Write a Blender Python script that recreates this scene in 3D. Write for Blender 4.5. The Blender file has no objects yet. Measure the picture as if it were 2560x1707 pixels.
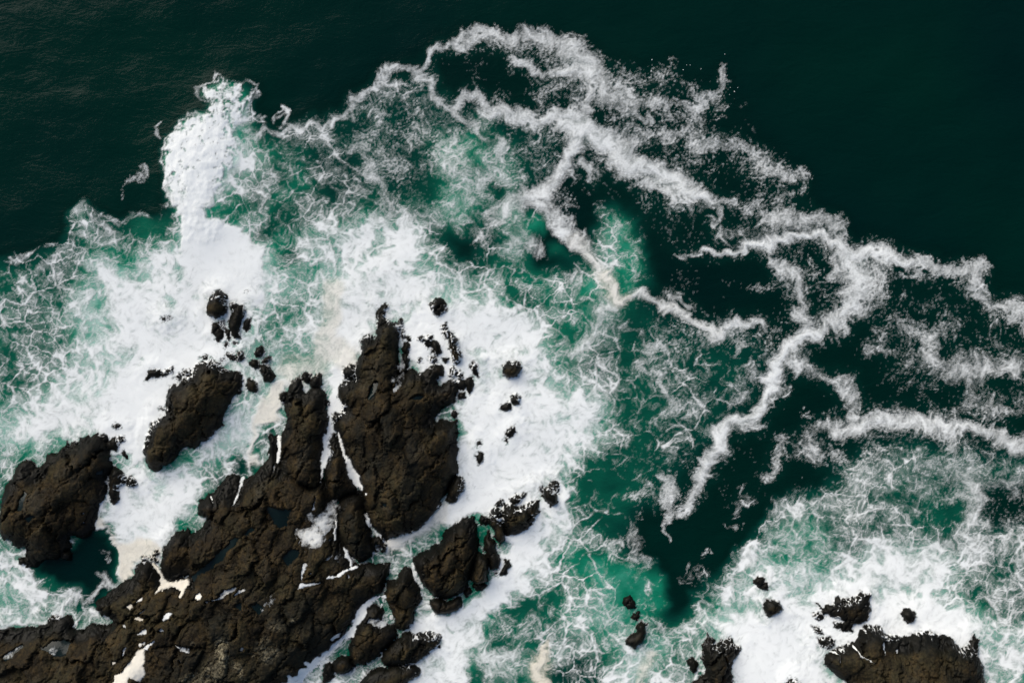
import bpy, math
import numpy as np
from mathutils import Vector
scene = bpy.context.scene
# ---------------------------------------------------------------- camera, sky, sun, exposure
cam = bpy.data.objects.new('camera', bpy.data.cameras.new('camera'))
scene.collection.objects.link(cam)
cam.data.sensor_width = 36.0; cam.data.lens = 50.0
cam.location = (0.0, 0.0, 64.0 / 36.0 * 50.0); cam.rotation_euler = (0.0, 0.0, 0.0)     # a drone looking straight down
cam.data.clip_start = 0.5; cam.data.clip_end = 20000.0
scene.camera = cam
SUN_ELEV, SUN_AZ = 37.0, 322.0          # soft sun from the north-west (image up is north), thin overcast
world = bpy.data.worlds.new('World'); scene.world = world; world.use_nodes = True
nt = world.node_tree; nt.nodes.clear()
sky = nt.nodes.new('ShaderNodeTexSky'); sky.sky_type = 'NISHITA'; sky.sun_disc = False
sky.sun_elevation = math.radians(SUN_ELEV); sky.sun_rotation = math.radians(SUN_AZ)
sky.dust_density = 3.0; sky.ozone_density = 1.0
bg = nt.nodes.new('ShaderNodeBackground'); bg.inputs['Strength'].default_value = 0.065
wo = nt.nodes.new('ShaderNodeOutputWorld')
nt.links.new(sky.outputs['Color'], bg.inputs['Color']); nt.links.new(bg.outputs['Background'], wo.inputs['Surface'])
sl = bpy.data.lights.new('sun', 'SUN'); sl.energy = 1.5; sl.angle = math.radians(50); sl.color = (1.0, 0.955, 0.86)
sun = bpy.data.objects.new('sun', sl); scene.collection.objects.link(sun)
_e, _z = math.radians(SUN_ELEV), math.radians(SUN_AZ)
sun.rotation_euler = Vector((math.sin(_z) * math.cos(_e), math.cos(_z) * math.cos(_e), math.sin(_e))).to_track_quat('Z', 'Y').to_euler()
scene.view_settings.view_transform = 'Standard'; scene.view_settings.look = 'None'
scene.view_settings.exposure = 0.92; scene.view_settings.gamma = 1.0; scene.view_settings.use_curve_mapping = False
scene.cycles.max_bounces = 5; scene.cycles.transparent_max_bounces = 8

# ==FIELDS
import numpy as np
PX = 40.0                      # photograph pixels per metre on the sea surface
def to_x(u): return (u - 1280.0) / PX
def to_y(v): return (853.5 - v) / PX
_a, _r = 640 / 2350.0, 800 / 2349.0
FR = dict(A1=(0, 600, _a), A2=(0, 1000, _a), A3=(0, 1280, _a), A4=(300, 700, _a), A5=(700, 720, _a), A6=(400, 1100, _a),
          A7=(800, 1130, _a), A8=(500, 1280, _a), R1=(0, 150, _r), R2=(650, 0, _r), R3=(1250, 100, _r), R4=(1760, 450, _r),
          R5=(1760, 850, _r), R6=(1760, 1173, _r), R7=(1200, 600, _r), R8=(1000, 1173, _r), F=(0, 0, 2560 / 2352.0), P=(0, 0, 1.0))
def pts(frame, text, grow=True):
    """survey points: 'x,y x,y' or 'x,y,w' in one survey tile -> metres*PX plan coordinates"""
    x0, y0, s = FR[frame]
    a = np.array([[float(t) for t in p.split(',')] for p in text.split()])
    a[:, 0] = a[:, 0] * s + x0
    a[:, 1] = a[:, 1] * s + y0
    if a.shape[1] > 2: a[:, 2] *= s
    if grow:
        a[:, 0] = np.where(a[:, 0] <= 4, a[:, 0] - 340, np.where(a[:, 0] >= 2555, a[:, 0] + 340, a[:, 0]))
        a[:, 1] = np.where(a[:, 1] >= 1702, a[:, 1] + 300, a[:, 1])
    return a
# ---------------------------------------------------------------- noise
_rng = np.random.RandomState(11)
_ang = _rng.rand(256, 256) * 2 * np.pi
_gx, _gy = np.cos(_ang).astype(np.float32), np.sin(_ang).astype(np.float32)
_jx, _jy = _rng.rand(256, 256).astype(np.float32), _rng.rand(256, 256).astype(np.float32)
def perlin(x, y, seed=0):
    x = x + seed * 17.31; y = y + seed * 5.77
    xi = np.floor(x).astype(np.int32); yi = np.floor(y).astype(np.int32)
    xf = (x - xi).astype(np.float32); yf = (y - yi).astype(np.float32)
    u = xf * xf * xf * (xf * (xf * 6 - 15) + 10); v = yf * yf * yf * (yf * (yf * 6 - 15) + 10)
    def g(i, j): 
        a, b = (xi + i) & 255, (yi + j) & 255
        return _gx[a, b] * (xf - i) + _gy[a, b] * (yf - j)
    a = g(0, 0); b = g(1, 0); c = g(0, 1); d = g(1, 1)
    t = a + (b - a) * u
    return (t + ((c + (d - c) * u) - t) * v) * 1.5
def fbm(x, y, n=4, seed=0, gain=.5):
    s = 0; a = 1.0; t = 0
    for i in range(n):
        s = s + perlin(x, y, seed + i) * a; t += a; a *= gain; x = x * 2.03; y = y * 2.03
    return s / t
def voro(x, y, seed=0, jit=.95):
    x = x + seed * 13.7; y = y + seed * 7.9
    xi = np.floor(x).astype(np.int32); yi = np.floor(y).astype(np.int32)
    f1 = np.full(x.shape, 9, np.float32); f2 = f1.copy()
    for i in (-1, 0, 1):
        for j in (-1, 0, 1):
            a, b = (xi + i) & 255, (yi + j) & 255
            dx = xi + i + .5 + (_jx[a, b] - .5) * jit - x; dy = yi + j + .5 + (_jy[a, b] - .5) * jit - y
            d = np.sqrt(dx * dx + dy * dy).astype(np.float32)
            f2 = np.minimum(f2, np.maximum(f1, d)); f1 = np.minimum(f1, d)
    return f1, f2
def sst(a, b, x):
    t = np.clip((x - a) / (b - a), 0, 1)
    return t * t * (3 - 2 * t)
def blur(a, r, n=3):
    r = int(r)
    for _ in range(n):
        for ax in (0, 1):
            p = np.pad(a, [(r + 1, r) if k == ax else (0, 0) for k in (0, 1)], mode='edge')
            c = np.cumsum(p, axis=ax, dtype=np.float64)
            a = ((c[2 * r + 1:] - c[:-2 * r - 1]) if ax == 0 else (c[:, 2 * r + 1:] - c[:, :-2 * r - 1])) / (2 * r + 1)
    return a.astype(np.float32)
class Grid:
    def __init__(s, u0, u1, v0, v1, st):
        s.st = st; s.u = np.arange(u0, u1 + .1, st); s.v = np.arange(v0, v1 + .1, st)
        s.U, s.V = np.meshgrid(s.u, s.v); s.shape = s.U.shape
    def win(s, a, m):
        i0 = max(0, int((a[:, 0].min() - m - s.u[0]) / s.st)); i1 = min(len(s.u), int((a[:, 0].max() + m - s.u[0]) / s.st) + 2)
        j0 = max(0, int((a[:, 1].min() - m - s.v[0]) / s.st)); j1 = min(len(s.v), int((a[:, 1].max() + m - s.v[0]) / s.st) + 2)
        return slice(j0, max(j1, j0)), slice(i0, max(i1, i0))
    def sample(s, F, U, V):
        x = np.clip((U - s.u[0]) / s.st, 0, len(s.u) - 1.001); y = np.clip((V - s.v[0]) / s.st, 0, len(s.v) - 1.001)
        i = x.astype(np.int32); j = y.astype(np.int32); x = (x - i).astype(np.float32); y = (y - j).astype(np.float32)
        return (F[j, i] * (1 - x) + F[j, i + 1] * x) * (1 - y) + (F[j + 1, i] * (1 - x) + F[j + 1, i + 1] * x) * y
def sdist(a, U, V):
    """signed distance to a closed outline, positive inside"""
    d = np.full(U.shape, 1e9); ins = np.zeros(U.shape, bool); n = len(a)
    for k in range(n):
        x0, y0 = a[k, :2]; x1, y1 = a[(k + 1) % n, :2]; ex, ey = x1 - x0, y1 - y0
        L = ex * ex + ey * ey + 1e-9
        t = np.clip(((U - x0) * ex + (V - y0) * ey) / L, 0, 1)
        d = np.minimum(d, (U - x0 - t * ex) ** 2 + (V - y0 - t * ey) ** 2)
        if y0 != y1:
            c = ((y0 > V) != (y1 > V)) & (U < ex * (V - y0) / (y1 - y0) + x0); ins ^= c
    return np.where(ins, 1, -1) * np.sqrt(d)
def ldist(a, U, V, rag=0):
    """distance / local half width along an open line with widths"""
    best = np.full(U.shape, 99.0)
    if len(a) == 1: return np.hypot(U - a[0, 0], V - a[0, 1]) / (a[0, 2] / 2)
    for k in range(len(a) - 1):
        x0, y0, w0 = a[k]; x1, y1, w1 = a[k + 1]; ex, ey = x1 - x0, y1 - y0
        t = np.clip(((U - x0) * ex + (V - y0) * ey) / (ex * ex + ey * ey + 1e-9), 0, 1)
        best = np.minimum(best, np.hypot(U - x0 - t * ex, V - y0 - t * ey) / ((w0 + (w1 - w0) * t) / 2))
    return best
# ---------------------------------------------------------------- foam survey
G5 = Grid(-340, 2900, -300, 2007, 5)
C = np.zeros(G5.shape, np.float32); A = C.copy(); GR = C.copy(); CR = C.copy(); BW = C.copy()
def area(frame, text, c=None, a=None, g=None, soft=40, k=None, op='set', grow=True):
    p = pts(frame, text, grow); w = G5.win(p, soft + 10)
    if C[w].size == 0: return
    m = sst(-soft / 2, soft / 2, sdist(p, G5.U[w], G5.V[w])).astype(np.float32)
    for F, val in ((C, c), (A, a), (GR, g), (CR, k)):
        if val is not None:
            F[w] = np.maximum(F[w], val * m) if op == 'max' else F[w] + (val - F[w]) * m
def line(frame, text, c=.7, a=None, g=1, k=0, op='max', wide=1.5, grow=True):
    p = pts(frame, text, grow); thin = c <= .52 and g >= .5; p[:, 2] *= wide * (1.12 if thin else .92); c = c + .03 if thin else c; w = G5.win(p, p[:, 2].max() * 1.1 + 10)
    if C[w].size == 0: return
    q = ldist(p, G5.U[w], G5.V[w]); m = (np.exp(-(1.12 * q) ** 2) * (1 - sst(1.2, 1.9, q))).astype(np.float32)
    mm = sst(0, .45, m)
    C[w] = np.maximum(C[w], c * m) if op == 'max' else C[w] + (c - C[w]) * m
    GR[w] += (g - GR[w]) * mm
    if a is not None: A[w] = A[w] + (a - A[w]) * (1 - sst(.3, 1.5, q))
    if k: CR[w] = np.maximum(CR[w], k * mm)
# broad water states: aeration and thin lace
area('F', '620,290 860,150 1000,60 1380,100 1660,150 1860,390 1950,490 2260,590 2352,700 2352,1060 2000,1070 1800,1160 1600,1270 1480,1000 1480,700 1300,400', c=.10, a=.13, g=.5, soft=90)
area('F', '600,290 760,270 870,190 980,170 1060,250 1250,280 1310,360 1220,450 1100,570 900,490 700,500 560,420', c=.30, a=.24, g=.25, soft=60)
area('F', '560,330 700,350 720,430 640,480 620,560 520,520', c=.42, a=.55, g=0, soft=60)
area('F', '990,300 1110,330 1190,370 1170,440 1130,480 1050,540 990,480 1010,400', c=.42, a=.62, g=.4, soft=70)
area('F', '0,640 60,600 165,565 180,480 220,500 330,545 400,480 600,530 690,490 790,500 850,470 960,480 1010,570 1060,610 1150,550 1220,610 1290,660 1370,540 1400,470 1440,500 1468,600 1470,680 1420,800 1490,750 1550,900 1535,1000 1400,1040 1320,1090 1370,1200 1450,1270 1500,1330 1540,1440 1660,1310 1750,1230 1800,1160 1880,1140 1960,1070 2100,1030 2250,1060 2352,1100 2352,1568 0,1568', a=.50, soft=120)
area('F', '0,630 60,600 165,565 180,480 220,500 330,545 400,480 600,530 690,490 790,500 850,470 960,480 1010,570 1060,610 1150,550 1220,610 1290,660 1370,540 1400,470 1440,500 1462,600 1460,680 1420,800 1490,750 1540,900 1520,1000 1400,1040 1320,1090 1370,1200 1450,1270 1500,1330 1540,1440 1660,1310 1750,1230 1800,1160 1880,1140 1960,1070 2100,1030 2250,1060 2352,1100 2352,1568 0,1568', c=.46, g=0, soft=90)
area('F', '1430,660 1540,740 1690,770 1760,820 1700,950 1580,1060 1500,1190 1400,1080 1470,900', c=.24, a=.28, g=.15, soft=120)
area('F', '1250,330 1400,400 1520,450 1640,500 1560,600 1480,560 1330,430', c=.15, a=.16, g=.3, soft=90)
area('F', '2000,640 2200,660 2352,760 2352,960 2100,900 1980,800', c=.20, a=.13, g=.4, soft=90)
# green water with open lace
area('F', '0,640 130,600 160,760 130,880 60,920 0,900', c=.40, a=.42, soft=50)
area('F', '40,610 170,560 190,490 240,520 170,600 140,690 100,640', c=.3, a=.3, soft=40)
area('F', '620,590 700,560 740,640 690,720 620,690', c=.50, a=.66, soft=60)
area('F', '1210,600 1300,640 1370,600 1400,480 1450,510 1470,640 1410,690 1330,790 1270,740 1200,690', c=.38, a=.52, soft=40)
area('F', '1380,480 1440,500 1465,620 1455,680 1410,640', c=.40, a=.68, soft=40)
area('F', '1440,780 1530,830 1560,920 1500,1010 1400,1010 1370,900', c=.33, a=.36, soft=120)
area('F', '1300,1090 1390,1050 1500,1040 1480,1160 1440,1220 1370,1230', c=.20, a=.36, soft=110)
area('R8', '1080,620 1300,560 1500,640 1700,700 1950,720 2010,830 1930,960 1800,1090 1600,1000 1450,900 1250,800', c=.22, a=.66, soft=70)
area('R8', '1400,900 1600,950 1850,1000 1700,1250 1500,1200 1200,1150 1250,1000', c=.50, a=.72, soft=60)
area('R8', '560,930 900,880 1100,950 1150,1130 1050,1300 950,1350 700,1400 520,1250', c=.36, a=.42, soft=60)
area('R8', '300,1300 420,1330 560,1500 560,1568 100,1568 200,1400', c=.16, a=.34, soft=50)
area('R8', '1100,1420 1300,1380 1560,1450 1560,1568 1110,1568', c=.26, a=.24, soft=50)
area('R8', '1500,1280 1900,1200 2100,1150 1900,1400 1700,1568 1550,1540', c=.6, a=.7, soft=60)
area('R6', '430,520 470,420 550,260 680,210 800,250 900,150 1000,60 1150,0 1350,-60 2000,-30 2349,-20 2349,600 1900,620 1300,560 700,640', c=.42, a=.36, g=.2, soft=70)
area('R6', '460,420 700,300 900,430 950,620 650,640 480,560', c=.52, a=.6, soft=60)
area('R6', '1500,300 1750,230 1900,300 1880,420 1700,540 1500,480', c=.24, a=.38, soft=60)
area('R6', '2030,130 2200,100 2349,200 2349,420 2120,420 2000,300', c=.28, a=.12, g=.5, soft=60)
area('R6', '1880,640 2100,560 2349,560 2349,1200 2200,1150 1950,1020 1850,900', c=.52, a=.35, soft=70)
# thicker surf
area('F', '215,600 420,560 480,580 580,610 680,600 610,700 590,780 640,820 700,880 660,900 560,900 330,1060 250,1000 0,1080 0,960 70,930 170,800 150,720', c=.76, a=.64, soft=110)
area('F', '250,640 400,700 430,600 620,570 600,700 480,690 560,800 420,870 280,930 150,1000 60,1010 60,980 220,900 330,840 250,760', c=.91, a=.7, soft=90)
area('F', '480,620 610,600 560,680 450,660', c=.98, a=.7, soft=30)
area('F', '300,860 420,800 480,830 400,900 330,1070 250,1040 220,960', c=.99, a=.7, soft=30)
area('F', '700,520 850,490 980,520 1010,620 1060,640 1170,690 1230,740 1250,850 1180,900 1050,880 900,740 830,860 720,880 660,800 740,680', c=.70, a=.62, soft=100)
area('F', '820,620 900,600 1010,700 1180,690 1260,800 1200,870 1060,850 1040,700 900,720 850,780 790,860 760,720', c=.88, a=.62, soft=90)
area('F', '1000,690 1060,760 1100,700 1150,900 1130,1050 1180,1150 1050,1200 1040,1090 1060,980 1090,900 960,860 930,780 900,750', c=.99, a=.7, soft=25)
area('F', '1060,780 1200,760 1280,880 1380,900 1400,960 1370,1040 1300,1090 1280,1140 1180,1150 1050,1180 1080,960', c=.82, a=.66, soft=110)
area('F', '1080,900 1180,880 1230,1000 1250,1080 1230,1130 1120,1170 1060,1100', c=.95, a=.66, soft=110)
area('F', '760,840 820,800 800,960 770,960 760,1060 745,1060 750,960', c=.99, a=.7, soft=15)
area('F', '1040,1150 1180,1120 1250,1150 1280,1090 1310,1150 1300,1240 1200,1330 1100,1440 1000,1480 950,1420 1100,1380 1170,1260 1120,1180 1000,1200 900,1290 880,1250', c=.97, a=.6, soft=25)
area('F', '1220,1200 1300,1150 1290,1260 1250,1330 1180,1380', c=.8, a=.55, soft=40)
area('F', '960,1430 1060,1410 1120,1440 1080,1530 1000,1568 920,1500', c=.85, a=.55, soft=30)
area('F', '560,900 660,920 600,1000 540,1050 440,1080 460,1160 400,1200 380,1290 280,1330 260,1200 250,1130 310,1080 440,1060 520,960', c=.80, a=.72, soft=30)
area('F', '250,1090 320,1080 360,1130 440,1110 440,1180 400,1190 370,1240 280,1260 240,1180', c=.88, a=.72, soft=40)
area('R6', '0,1000 250,880 250,700 400,640 550,620 700,680 950,700 1200,650 1500,560 1800,600 1850,750 1750,950 1950,1050 2200,1220 2349,1400 2349,1568 0,1568', c=.76, a=.62, soft=120)
area('R6', '300,1080 560,1130 780,960 1000,860 1230,880 1300,1000 1480,960 1900,1060 2000,1160 1860,1310 1200,1210 850,1350 1060,1560 280,1568 220,1300 150,1150', c=.95, a=.7, soft=80)
area('R6', '240,720 330,600 420,590 430,680 330,760', c=.85, a=.6, soft=40)
area('R6', '1100,700 1350,640 1550,580 1800,620 1820,760 1500,830 1150,800', c=.88, a=.55, soft=80)
area('R6', '2080,1150 2349,1250 2349,1568 2050,1568 2020,1400 2010,1200', c=.72, a=.55, soft=60)
# sheltered dark cove by the west rock and its surf
area('F', '60,1290 190,1240 215,1200 262,1215 272,1300 262,1330 230,1400 160,1400 90,1370', c=.02, a=.10, soft=18)
area('A3', '360,560 520,560 620,680 560,800 420,780', c=.16, a=.40, soft=60)
area('A3', '0,230 130,300 250,300 240,480 360,560 500,720 640,760 780,740 800,800 640,900 440,980 420,1060 250,1050 40,1080 0,1110', c=.68, a=.55, soft=40)
area('A3', '340,860 480,860 500,930 380,940', c=.2, a=.28, soft=40)
line('A3', '860,580,40 950,620,90 1050,640,80', .6, g=.5); line('A3', '900,650,50 860,780,60 800,920,50', .55, g=.5)
line('A3', '940,370,60 950,480,40', .22, g=.6); line('A3', '0,1020,80 220,1010,90 420,1000,90 560,910,90 740,790,80', .85, g=.3)
line('A3', '880,960,60 960,930,80 1060,980,50', .85, g=.4); line('A3', '720,1080,20 800,1030,40 860,980,50', .4)
# breaking wave
area('R1', '1460,210 1580,120 1700,170 1860,140 1900,230 1850,330 1790,420 1780,540 1500,480 1520,340 1440,280', c=.93, a=.3, g=.0, soft=20)
area('R1', '1180,640 1280,500 1350,400 1480,450 1620,400 1780,450 1760,720 1690,860 1600,1020 1500,1110 1560,1200 1720,1230 1850,1290 1960,1400 1900,1568 1350,1568 1340,1350 1330,1150 1260,1050 1240,900 1190,790 1165,740', c=.97, a=.6, g=0, soft=16)
_p = pts('R1', '1440,280 1460,190 1580,100 1870,120 1920,230 1830,340 1760,480 1740,720 1690,860 1600,1020 1560,1160 1640,1230 1600,1330 1360,1340 1330,1150 1255,1050 1235,900 1160,780 1170,620 1280,480 1340,390 1500,420')
BW[:] = sst(-12, 12, sdist(_p, G5.U, G5.V))
area('R1', '1700,480 1800,560 1850,700 1800,900 1700,1080 1640,1160 1520,1130 1640,1000 1700,860 1720,700', c=.60, a=.74, soft=70)
line('R1', '1800,430,130 1830,560,130 1800,720,130 1730,880,120 1640,1040,110', .72, a=.6, g=0)
line('R1', '1900,900,200 1950,1040,120 1850,1120,110 1740,1200,90', .5, a=.5, g=0); line('R1', '2250,700,80 2100,760,90 1990,860,120 1900,1000,120', .42, a=.3, g=.2)
line('R1', '2349,980,50 2150,1060,60 2000,1180,80 1900,1300,90', .38, a=.3, g=.2)
line('R1', '2080,340,40 2130,390,26 2130,460,22 2080,490,20 2040,450,16 2020,390,14 2060,350,20', .55, g=.2); line('R1', '2030,430,24 2090,380,30 2110,350,24', .5, g=.1)
line('R1', '1900,430,30 1960,470,30 1950,540,30 1860,600,60 1800,620,60', .5, g=0); line('R1', '1160,460,14 1165,540,22 1178,585,10', .5)
line('R1', '905,910,40 980,890,60 1040,850,50 1010,790,14', .42); line('R1', '930,970,30 925,1000,20', .4)
line('R1', '590,1090,70 580,1200,110 600,1290,100', .7, a=.5, g=0); line('R1', '640,1110,50 760,1130,40 860,1180,50 1000,1170,50 1120,1150,36', .42, a=.3, g=.4)
line('R1', '1230,1030,36 1180,1080,40 1160,1170,40', .42, g=.4); line('R1', '1000,1240,120 1150,1230,120', .3, a=.45, g=0)
line('R1', '70,1520,60 130,1460,60 190,1400,60 290,1370,34 400,1345,20', .5, a=.25, g=0); line('R1', '250,1550,60 370,1450,80 470,1380,80 560,1300,60', .55, a=.35, g=0)
line('R1', '740,1200,110 780,1270,80', .6, a=.35, g=.3)
# outer arc and drifting streaks
line('R2', '0,1000,60 120,980,40 250,940,50 330,940,60 450,930,50 560,890,50 610,840,44 660,770,56 700,700,60 770,690,64 840,680,50 880,630,50 890,580,60 940,530,70 1010,500,70 1120,470,60 1190,490,50', .66, g=.35)
line('R2', '930,600,50 1010,620,70 1080,600,50', .55, g=.1); line('R2', '1200,460,46 1250,400,50 1340,370,46 1400,320,60 1480,260,60 1560,220,80 1640,220,60', .62, g=.35)
line('R2', '120,1010,60 260,990,60 360,1010,100 480,1030,100 560,980,80', .36, g=.1)
line('R2', '1480,320,90 1640,270,110 1800,270,110 1950,260,100 2100,290,120 2250,360,140 2349,430,150', .62, g=.8)
line('R2', '1700,310,120 1900,300,80 2030,350,80 2150,420,120 2300,480,130', .40, g=1); line('R2', '1960,220,60 2010,200,40', .45)
line('R2', '1820,430,40 1950,460,60 2100,500,60 2200,530,90 2349,560,120', .66, g=.8); line('R2', '2240,600,50 2170,680,60 2080,740,60', .35)
line('R2', '1180,520,60 1190,580,80 1240,650,90 1300,710,60 1380,780,60 1450,850,80 1510,920,80 1590,1000,70 1700,1060,100 1800,1080,90', .62, g=.7)
line('R2', '1800,1100,80 1790,1180,80 1720,1270,80 1620,1310,100 1500,1290,110 1400,1220,90', .42, a=.5, g=.6)
line('R2', '1450,760,70 1460,710,60 1530,700,60 1610,720,80 1680,790,90', .62); line('R2', '1620,860,60 1800,830,130 1950,860,120 2080,880,90 2180,870,90 2349,860,140', .72, g=.9)
line('R2', '1600,890,70 1650,960,80 1720,1030,70', .5, a=.4, g=.2); line('R2', '1700,900,60 1750,990,40', .35, g=0)
line('R2', '780,980,70 820,1060,60', .35); line('R2', '640,1100,30 720,1060,60 760,1110,90 790,1200,90 830,1290,80 880,1370,80 930,1430,80 970,1480,90', .5, a=.3, g=.7)
line('R2', '260,1150,60 170,1220,50 80,1260,90 40,1330,110', .5, a=.4, g=.1); line('R2', '900,700,40 890,820,40 890,930,30', .24); line('R2', '1130,760,40 1120,860,50 1060,930,60 1020,980,60 1150,1000,60 1250,950,50', .30)
line('R2', '1000,1080,50 950,1180,50 920,1250,30', .26); line('R2', '1380,1000,60 1370,1080,50', .34); line('R2', '1280,1020,40 1260,1120,50', .26); line('R2', '1020,1290,110', .36); line('R2', '1900,1290,60', .3)
line('R2', '2000,950,40 1900,1010,30', .4, g=0); line('R2', '1950,1130,120 2050,1080,100 1900,1190,100', .2, g=.7)
line('R2', '1700,1350,90 1640,1450,110 1850,1350,80', .34, a=.5, g=.7)
line('R3', '540,60,160 640,160,170 700,230,130', .72, g=.9); line('R3', '420,230,60 560,240,110 680,250,120', .78); line('R3', '660,330,90 640,420,60 640,520,90', .7)
line('R3', '760,340,130 820,430,190 880,460,190', .52); line('R3', '900,330,90 980,410,60', .45); line('R3', '300,400,90 430,340,70', .34)
line('R3', '880,230,120 1000,250,140 1150,270,120 1260,200,70', .26); line('R3', '1250,330,140 1350,340,120', .22)
line('R3', '940,500,110 1050,470,90 1200,480,80 1400,490,80 1520,420,80 1620,330,80 1650,240,60', .46); line('R3', '1600,480,80 1620,570,50', .26)
line('R3', '800,570,40 940,550,50 1060,590,70 1100,560,60', .44); line('R3', '1250,560,110 1340,620,80', .34); line('R3', '1000,680,50 1250,700,80 1420,720,100 1560,790,90', .42); line('R3', '1430,650,80', .34)
line('R3', '1560,790,80 1700,780,100 1820,780,90 1900,880,100 2000,970,110 2150,1030,100 2260,990,50', .42); line('R3', '2230,1060,50 2180,1130,60 2000,1170,70 1850,1210,80', .28)
line('R3', '1380,850,120 1550,880,160 1750,870,160 1900,1000,160 2000,1050,140', .2)
line('R3', '440,620,120 540,680,190 700,700,200 820,750,210 920,850,200 1050,930,170 1180,990,170 1300,1050,160 1400,1100,120 1500,1150,90 1570,1190,60', .80)
line('R3', '0,560,130 150,570,120 300,560,80 450,580,90', .74); line('R3', '640,930,110 660,1030,50', .6); line('R3', '1040,1050,60 1150,1100,70 1200,1140,60 1320,1150,60 1420,1180,60', .7)
line('R3', '1560,1190,60 1610,1210,50 1700,1170,60', .55); line('R3', '1600,1230,56 1600,1300,46 1580,1370,46 1520,1330,30', .55, g=.4); line('R3', '1080,1180,100 1250,1200,100 1380,1180,80', .22)
line('R3', '570,760,110 540,860,100 460,960,110 380,1040,130 280,1120,130 200,1170,150 100,1220,170 0,1270,180', .76, g=.7)
line('R3', '280,1200,150 400,1300,140 480,1400,130 560,1460,110 630,1540,90', .72, g=.6); line('R3', '100,1300,180 150,1420,150 100,1540,160', .6, a=.55, g=.3)
line('R3', '500,1200,120', .2); line('R3', '60,700,90 30,850,90 0,950,80', .36); line('R3', '130,1000,50', .4); line('R3', '200,680,60 120,740,40', .4, g=0)
line('R3', '1650,1380,50 1660,1450,60 1780,1530,70', .36, g=.3)
line('R4', '0,545,40 200,510,50 320,490,60 450,470,90 600,430,80 720,390,60 850,420,60 950,470,80 1050,520,100 1200,550,130 1350,580,130 1480,600,80', .80)
line('R4', '1480,590,70 1650,600,110 1750,660,110 1900,690,130 2020,650,110 1990,760,120', .6); line('R4', '1990,760,100 2060,840,80 2130,920,90 2250,950,110 2349,960,120', .52, g=.8)
line('R4', '2040,800,40 2110,790,40 2110,850,30', .6, g=0); line('R4', '1440,700,30 1560,700,50', .42)
line('R4', '300,220,90 400,190,90 520,170,80', .36); line('R4', '480,300,120 620,300,150 760,280,170 900,320,110 1000,370,90', .5, g=.8); line('R4', '120,400,60 250,370,80 400,350,120 500,330,90', .36, g=.3); line('R4', '640,120,70 700,60,60', .28)
line('R4', '1000,560,160 1080,660,200 1130,780,220 1090,900,160 1040,1000,120 950,1050,110 850,1090,90 780,1130,80', .72, g=.85); line('R4', '920,560,80 960,720,100', .55); line('R4', '1230,700,130 1290,830,110', .42); line('R4', '1050,1060,70 1040,1120,50', .6)
line('R4', '800,1110,90 680,1180,110 600,1250,110 530,1340,100 500,1440,90 500,1568,80', .86, g=.9)
line('R4', '460,560,50 560,640,90 600,700,90 680,690,90 700,790,70 740,870,100 720,960,100 720,1080,80 700,1150,90', .62); line('R4', '360,790,50 480,780,50 600,770,60', .3, g=.4); line('R4', '840,690,90 780,600,60', .3); line('R4', '930,820,60', .2)
line('R4', '0,1060,80 60,1110,90 200,1070,60 380,1030,70 430,1090,60', .72); line('R4', '250,1210,100 230,1270,60', .42); line('R4', '320,1370,90 390,1430,80', .45, g=.5); line('R4', '460,1180,90 540,1120,70', .36); line('R4', '400,1130,80', .3); line('R4', '250,1540,80', .5)
line('R4', '1300,920,80 1420,1000,130 1500,1080,120 1620,1160,110 1750,1080,90 1860,1080,80', .34, g=.6); line('R4', '1200,1280,80 1400,1270,80 1560,1280,90', .32, g=.6)
line('R4', '1600,1250,90 1700,1330,130 1850,1400,170 2000,1400,190 2150,1380,150 2300,1370,80', .52, g=.6); line('R4', '1950,1480,160 2000,1560,140', .46, g=.6); line('R4', '2180,1000,90 2300,1060,90 2349,1150,100', .30); line('R4', '1600,980,70 1750,990,70', .2)
line('R5', '500,240,90 500,350,80 430,450,110 350,560,110 200,640,120 100,700,120 60,800,110 20,900,80 0,1050,50', .82, g=.6, grow=False)
line('R5', '340,640,100 430,660,60', .6, g=.4); line('R5', '250,430,150 200,500,90', .52, g=.2); line('R5', '330,240,80', .4); line('R5', '480,500,60 520,420,40 600,380,40 630,330,30', .36, g=.3)
line('R5', '600,180,70 680,200,80 760,220,80 900,260,80 1020,300,110 1050,400,110 1080,480,110 1120,560,100', .50, g=.5); line('R5', '1000,600,100 860,650,100 780,690,90 810,800,110 810,890,90', .46, g=.6); line('R5', '980,850,90 1000,780,80', .32); line('R5', '720,500,30 740,580,30', .25)
line('R5', '960,640,90 1150,650,120 1300,580,130 1450,560,130 1600,600,130 1750,640,140 1850,690,110 2000,650,90 2100,650,80 2180,720,100 2250,790,110 2349,880,130', .72, g=.7); line('R5', '1770,780,80', .4); line('R5', '1880,770,130 2050,800,140 2200,900,120', .25, g=.4)
line('R5', '2000,380,120 2100,500,100 2250,530,90 2349,520,80', .34, g=.5); line('R5', '2000,560,90 2150,580,70', .26)
line('R5', '600,680,50 580,780,70 520,880,70 480,990,60', .48); line('R5', '300,1060,50 340,1170,90 240,1200,50 250,1290,50', .32, g=.3); line('R5', '170,1340,40 290,1410,40', .3, g=0)
line('R5', '1200,880,90 1320,840,70', .42); line('R5', '1540,880,60', .5, g=0); line('R5', '1420,815,20 1490,800,14', .6); line('R5', '1000,1000,60 1100,960,60 1180,900,50', .36); line('R5', '1700,950,180 1900,1000,180', .45, g=.6)
line('R5', '1950,1000,130 2000,1150,160 1980,1300,140 1900,1150,130', .62, g=.5); line('R5', '2250,1020,120 2100,1050,90', .5, g=.5)
line('R7', '700,0,90 740,40,90 790,130,70 850,220,70 920,290,90 990,370,110', .8, g=.7, k=.25); line('R7', '900,250,60 990,370,110 1060,430,90', .95, k=.5)
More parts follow.
